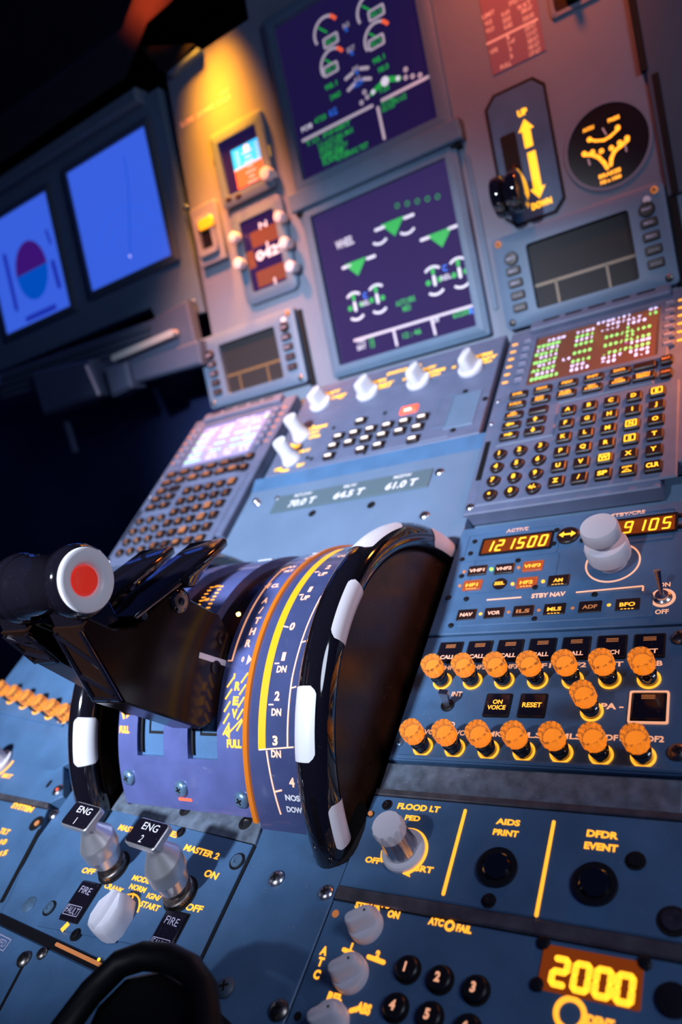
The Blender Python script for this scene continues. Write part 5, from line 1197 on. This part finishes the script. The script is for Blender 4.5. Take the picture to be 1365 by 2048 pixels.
# ------------------------------------------------------------------ thrust levers
YZX = Matrix(((0, 0, 1, 0), (1, 0, 0, 0), (0, 1, 0, 0), (0, 0, 0, 1)))     # (a, b, c) -> x = c, y = a, z = b
def rel(p): return (YC + p[0], ZC + p[1])
hub = [(-79.1 + 9.4 * cos(a), 143.5 + 9.4 * sin(a)) for a in [radians(d) for d in (95, 75, 55, 35, 15, -5, -20)]]
side = [(-138, 121), (-103, 76.5), (-95, 74), (-85.7, 76), (-68, 92.6), (-56.5, 103), (-54.6, 108), (-55.4, 120.7), (-61, 128)] + list(reversed(hub)) + [(-90, 151), (-112, 149), (-124, 156), (-134, 169), (-140, 167.4)]
def lever(x0, lo_lift, label, tag_):
    t = thing('thrust_lever', 0, (x0 + 11, YC - 85, ZC + 85), label, 'lever', 'thrust levers')
    x1 = x0 + 22.5
    s_ = [rel(p) for p in side]
    if lo_lift: s_[0] = rel((-130, 141)); s_[1] = rel((-106, 100)); s_[2] = rel((-97, 80))
    b = MB().use('black_lever'); b.M = YZX; b.prism(s_, x0, x1, 1.0); b.M = None; b.build('body', t, smooth=25)
    # raised rim on the aft face with recessed triangles
    b = MB().use('black_gloss')
    A = Vector((0,) + s_[-1]); B = Vector((0,) + s_[0]); d = (B - A).normalized(); nrm = Vector((0, -d.z, d.y)); nrm = nrm if nrm.y < 0 else -nrm
    def onf(x, u, h): v = A + d * u + nrm * h; return (x, v.y, v.z)
    Ln = (B - A).length
    for xa_, xb_, ua, ub in ((x0 + 1.4, x0 + 1.4, 2, Ln - 2), (x1 - 1.4, x1 - 1.4, 2, Ln - 2), (x0 + 2, x1 - 2, Ln - 3, Ln - 3), (x0 + 2, x1 - 3, Ln * .62, Ln - 6), (x0 + 2, x1 - 2, 4, Ln * .5)):
        b.tube([onf(xa_, ua, 0.6), onf(xb_, ub, 0.6)], 1.3, 8)
    b.build('aft_rib', t)
    # hub washer and screws
    b = MB().use('black_gloss'); b.M = YZX @ Matrix.Translation((*rel((-79.1, 144.5)), 0)); b.lathe(0, 0, [(6.4, x1), (6.4, x1 + 1.2), (5.4, x1 + 1.6)], 28); b.use('dark_steel'); b.lathe(0, 0, [(4.6, x1 + .5), (4.6, x1 + 2), (2.4, x1 + 2.3), (1.8, x1 + 1.2), (.01, x1 + 1.2)], 22); b.M = None; b.build('pivot_screw', t)
    for p in ((-61.4, 108.6), (-75.2, 97.7)):
        b = MB().use('black_lever'); b.M = YZX @ Matrix.Translation((*rel(p), 0)); b.lathe(0, 0, [(4, x1), (4, x1 + .5), (3, x1 + .7), (1.4, x1 + .7), (1.2, x1 + .3), (.01, x1 + .3)], 20); b.M = None; b.build('screw', t)
    b = MB().use('white_mark'); b.M = YZX; b.prism([rel(p) for p in ((-83.6, 110.2), (-68.7, 94), (-66.2, 96.2), (-81.2, 112.4))], x1, x1 + .5); b.M = None; b.build('index_mark', t)
    # reverse lever blade
    prof = [(-112.6, 156.4), (-90.9, 157.0), (-69, 157.6), (-48, 158.1), (-30, 158.5), (-27.6, 156.7), (-29, 153), (-44, 151.5), (-55.4, 149.6), (-62, 147), (-67.2, 146.4), (-70, 149), (-70.6, 152), (-84, 152.4), (-98.8, 152.8), (-111, 153)]
    b = MB().use('black_gloss'); b.M = YZX; b.prism([rel(p) for p in reversed(prof)], x0 - 2, x1 + 3.5, 1.0); b.M = None; b.build('reverse_blade', t, smooth=50)
    b = MB().use('black_gloss'); b.tube([(x0 - 3, *rel((-72, 154))), (x1 + 5, *rel((-72, 154)))], 2.6, 14); b.tube([(x0 - 2, *rel((-106, 152))), (x1 + 3, *rel((-106, 152)))], 2.2, 14); b.build('blade_pin', t)
    # handle
    cyz = rel((-127.5, 186)); xr = x0 + 25.5; xl = x0 - 25 if lo_lift else x0 - 24
    b = MB().use('black_gloss'); b.M = YZX @ Matrix.Translation((cyz[0], cyz[1], 0))
    b.lathe(0, 0, [(0.01, xl), (13, xl), (16.5, xl + 1.5), (17.8, xl + 4.5), (17.2, xl + 8), (15.8, xl + 10), (15.6, xr - 14), (16.6, xr - 11.5), (18.4, xr - 9), (18.8, xr - 5), (18.2, xr - 2), (16.6, xr), (9.0, xr), (7.8, xr - 4), (0.01, xr - 4)], 64); b.M = None; hd = b.build('handle', t, smooth=50)
    b = MB().use('white_ring'); b.M = YZX @ Matrix.Translation((cyz[0], cyz[1], 0)); b.lathe(0, 0, [(16.2, xr - .5), (16.2, xr + .6), (15.4, xr + 1.3), (10.5, xr + 1.0), (8.4, xr - .4), (7.4, xr - 2.4), (.01, xr - 2.4)], 64, cap=False); b.M = None; b.build('button_ring', hd, smooth=60)
    b = MB().use('red_button'); b.M = YZX @ Matrix.Translation((cyz[0], cyz[1], 0)); b.lathe(0, 0, [(7.3, xr - 2.4), (7.3, xr - .6), (6.6, xr + .2), (3.5, xr - .6), (.01, xr - 1.0)], 40); b.M = None; b.build('disconnect_button', hd, smooth=60)
    # neck between handle and blade
    b = MB().use('black_gloss'); b.M = YZX; b.prism([rel(p) for p in ((-139, 160), (-118, 157), (-118, 176), (-138, 178))], x0 + 1, x1 - 1, .8); b.M = None; b.build('neck', t)
    return t
lever(21.6, False, 'glossy black right thrust lever with white-ringed red button on its handle end', 2)
lever(-23.5, True, 'glossy black left thrust lever, partly hidden behind the red-button one', 1)

# ------------------------------------------------------------------ trim wheels
def trim_wheel(x, label, marks):
    t = thing('trim_wheel', 0, (x, YC, ZC), label, 'wheel', 'pitch trim wheels')
    R_, r_ = 119.0, 10.4; n, mseg = 144, 24
    def P(a, ph, rr=r_): q = R_ + rr * cos(ph); return (x + rr * 1.0 * sin(ph), YC + q * cos(a), ZC + q * sin(a))
    L = [[P(2 * pi * i / n, 2 * pi * j / mseg) for j in range(mseg)] for i in range(n)]; L.append(L[0])
    b = MB().use('black_gloss'); b.loft(L, False, False); rim = b.build('rim', t, smooth=80)
    b = MB().use('web_black'); b.M = YZX @ Matrix.Translation((YC, ZC, 0))
    b.lathe(0, 0, [(.01, x - 5), (30, x - 5), (34, x - 2), (111, x - 2), (111, x + 4), (34, x + 4), (30, x + 7), (.01, x + 7)], 96); b.M = None; b.build('web', t)
    for t0, t1, p0, p1 in marks:
        L = []; na, nb = 20, 10
        for i in range(na + 1):
            a = radians(t0 + (t1 - t0) * i / na); row = []
            e = min(i, na - i) / na; sq = 1 - 0.32 * max(0, (0.12 - e) / 0.12) ** 2
            pm, ph = (p0 + p1) / 2, (p1 - p0) / 2 * sq
            for j in range(nb + 1): row.append(P(a, radians(pm - ph + 2 * ph * j / nb), r_ + .35))
            L.append(row)
        b = MB().use('white_mark'); b.loft(L, False, False, closed=False); b.build('white_mark', rim, smooth=80)
    return t
trim_wheel(116, 'large glossy black trim wheel with white rim marks, right of the yellow trim scale', [(69, 91, -70, 48), (133.2, 149.8, -80, 34), (103.0, 121, 44, 140), (160, 170.8, 52, 135), (38, 53, 35, 120), (100 + 80, 196, -70, 20), (212, 228, 60, 150)])
trim_wheel(-70, 'left black trim wheel with one white rim mark, half hidden under the thrust levers', [(141.5, 155, 12, 100), (120, 134, 70, 150), (80, 96, -70, 20)])
k = thing('wheel_recess', 4, (117, -14), 'dark rounded slot where the right trim wheel enters the deck', 'slot')
b = MB().use('hole_black'); b.rr(117, -22, 27, 34, 12, -.5, .2); b.build('slot_liner', k)

# ------------------------------------------------------------------ big dark lever in the foreground
dl = thing('speed_brake_lever', 4, U(4, (330, 2000)), 'large out-of-focus black arched lever handle at the bottom edge, left', 'lever')
hh = 55
pth = [U(4, q, hh) for q in ((60, 2190), (118, 2070), (182, 1985), (240, 1928), (288, 1912), (338, 1916), (380, 1938), (408, 1980), (414, 2050), (410, 2160))]
b = MB().use('lever_black'); b.tube([(p[0], p[1], hh) for p in pth], [5.6] * 10, 18); b.build('handle', dl, smooth=60)
b = MB().use('lever_black'); p2 = [U(4, q, 48) for q in ((110, 2190), (190, 2010), (250, 1950), (330, 1935), (390, 1975), (400, 2190))]; b.prism(p2[::-1], 2, 48, 2); b.build('body', dl)

# ------------------------------------------------------------------ glareshield, table and footwell on the captain's side
gs_ = thing('glareshield', 0, (-100, 60, 420), 'dark glareshield overhanging the instrument panels, top left', 'glareshield')
b = MB().use('glareshield_dark')
gp = lambda q, h=0: PM[1] @ Vector((*U(1, q, h), h))
b.loft([[tuple(PM[1] @ Vector((xx, yy, zz))) for xx, yy, zz in ((-1200, y0_ + dy, z_) , (XL - 20, y0_ + dy, z_), (XL + 30, y0_ + dy + 40, z_), (1000, y0_ + dy + 150, z_))] for y0_, dy, z_ in ((ty3[1] + 16, 0, 30), (ty3[1] + 16, 60, 20), (ty3[1] + 16, 130, -60), (ty3[1] + 16, 130, -350))], False, False, closed=False)
b.build('shell', gs_)
b = MB().use('black_matte'); A = [U(1, q, 4) for q in ((285, 97), (395, 92), (338, 150), (330, 145))]; b.prism([A[0], A[3], A[2], A[1]][::1], 2, 10); b.M = None
o = b.build('end_flap', None); o.matrix_world = Matrix(PM[1]); mw = PM[1].copy(); mw.translation = mw.translation * MM; o.matrix_world = mw; o.name = 'shield_flap'; o['label'] = 'small black triangular flap at the top left corner of the centre panel'; o['category'] = 'flap'
b = MB().use('bezel_paint'); b.bar(U(1, (343, 148), 6), U(1, (398, 102), 6), 5, 0, 9); o = b.build('edge_handle', None); o.matrix_world = mw; o['label'] = 'short grey bar along the sloping top left edge of the centre panel'; o['category'] = 'bar'

tb = thing('folding_table', 1, (-420, 150), 'stowed grey-blue folding table with pale edge strip under the captain side screens', 'table')
def P1q(pts, h): return [U(1, q, h) for q in pts]
b = MB().use('table_grey'); A = P1q([(0, 745), (300, 640), (372, 600), (392, 690), (240, 735), (0, 800)], 20)
b.prism(A[::-1], 6, 20, 2); b.build('top', tb)
b = MB().use('bezel_dark')
for k_ in range(3):
    p, q = U(1, (0, 760 + 14 * k_), 21), U(1, (300, 655 + 14 * k_), 21); b.bar(p, q, 5, 20, 23, False)
b.build('grooves', tb)
b = MB().use('table_edge'); b.bar(U(1, (226, 716), 32), U(1, (342, 666), 32), 8, 22, 32); b.build('edge_strip', tb)
b = MB().use('table_grey'); A = P1q([(60, 745), (178, 718), (200, 790), (85, 832)], 40); b.prism(A[::-1], 10, 40, 4)
A = P1q([(205, 735), (250, 722), (262, 775), (222, 795)], 36); b.prism(A[::-1], 10, 36, 4)
A = P1q([(255, 722), (395, 680), (402, 728), (262, 768)], 26); b.prism(A[::-1], 8, 26, 3); lb_ = b.build('latch_block', tb)
b = MB().use('print_violet'); b.bar(U(1, (172, 733), 42), U(1, (196, 788), 42), 4, 40, 42); b.build('latch_edge', lb_)
pb = thing('footwell_bracket', 1, U(1, (150, 870)), 'faint upright grey bracket in the dark footwell below the table', 'bracket')
b = MB().use('table_grey'); b.bar(U(1, (138, 845)), U(1, (155, 902)), 5, 0, 8); b.build('bracket', pb)
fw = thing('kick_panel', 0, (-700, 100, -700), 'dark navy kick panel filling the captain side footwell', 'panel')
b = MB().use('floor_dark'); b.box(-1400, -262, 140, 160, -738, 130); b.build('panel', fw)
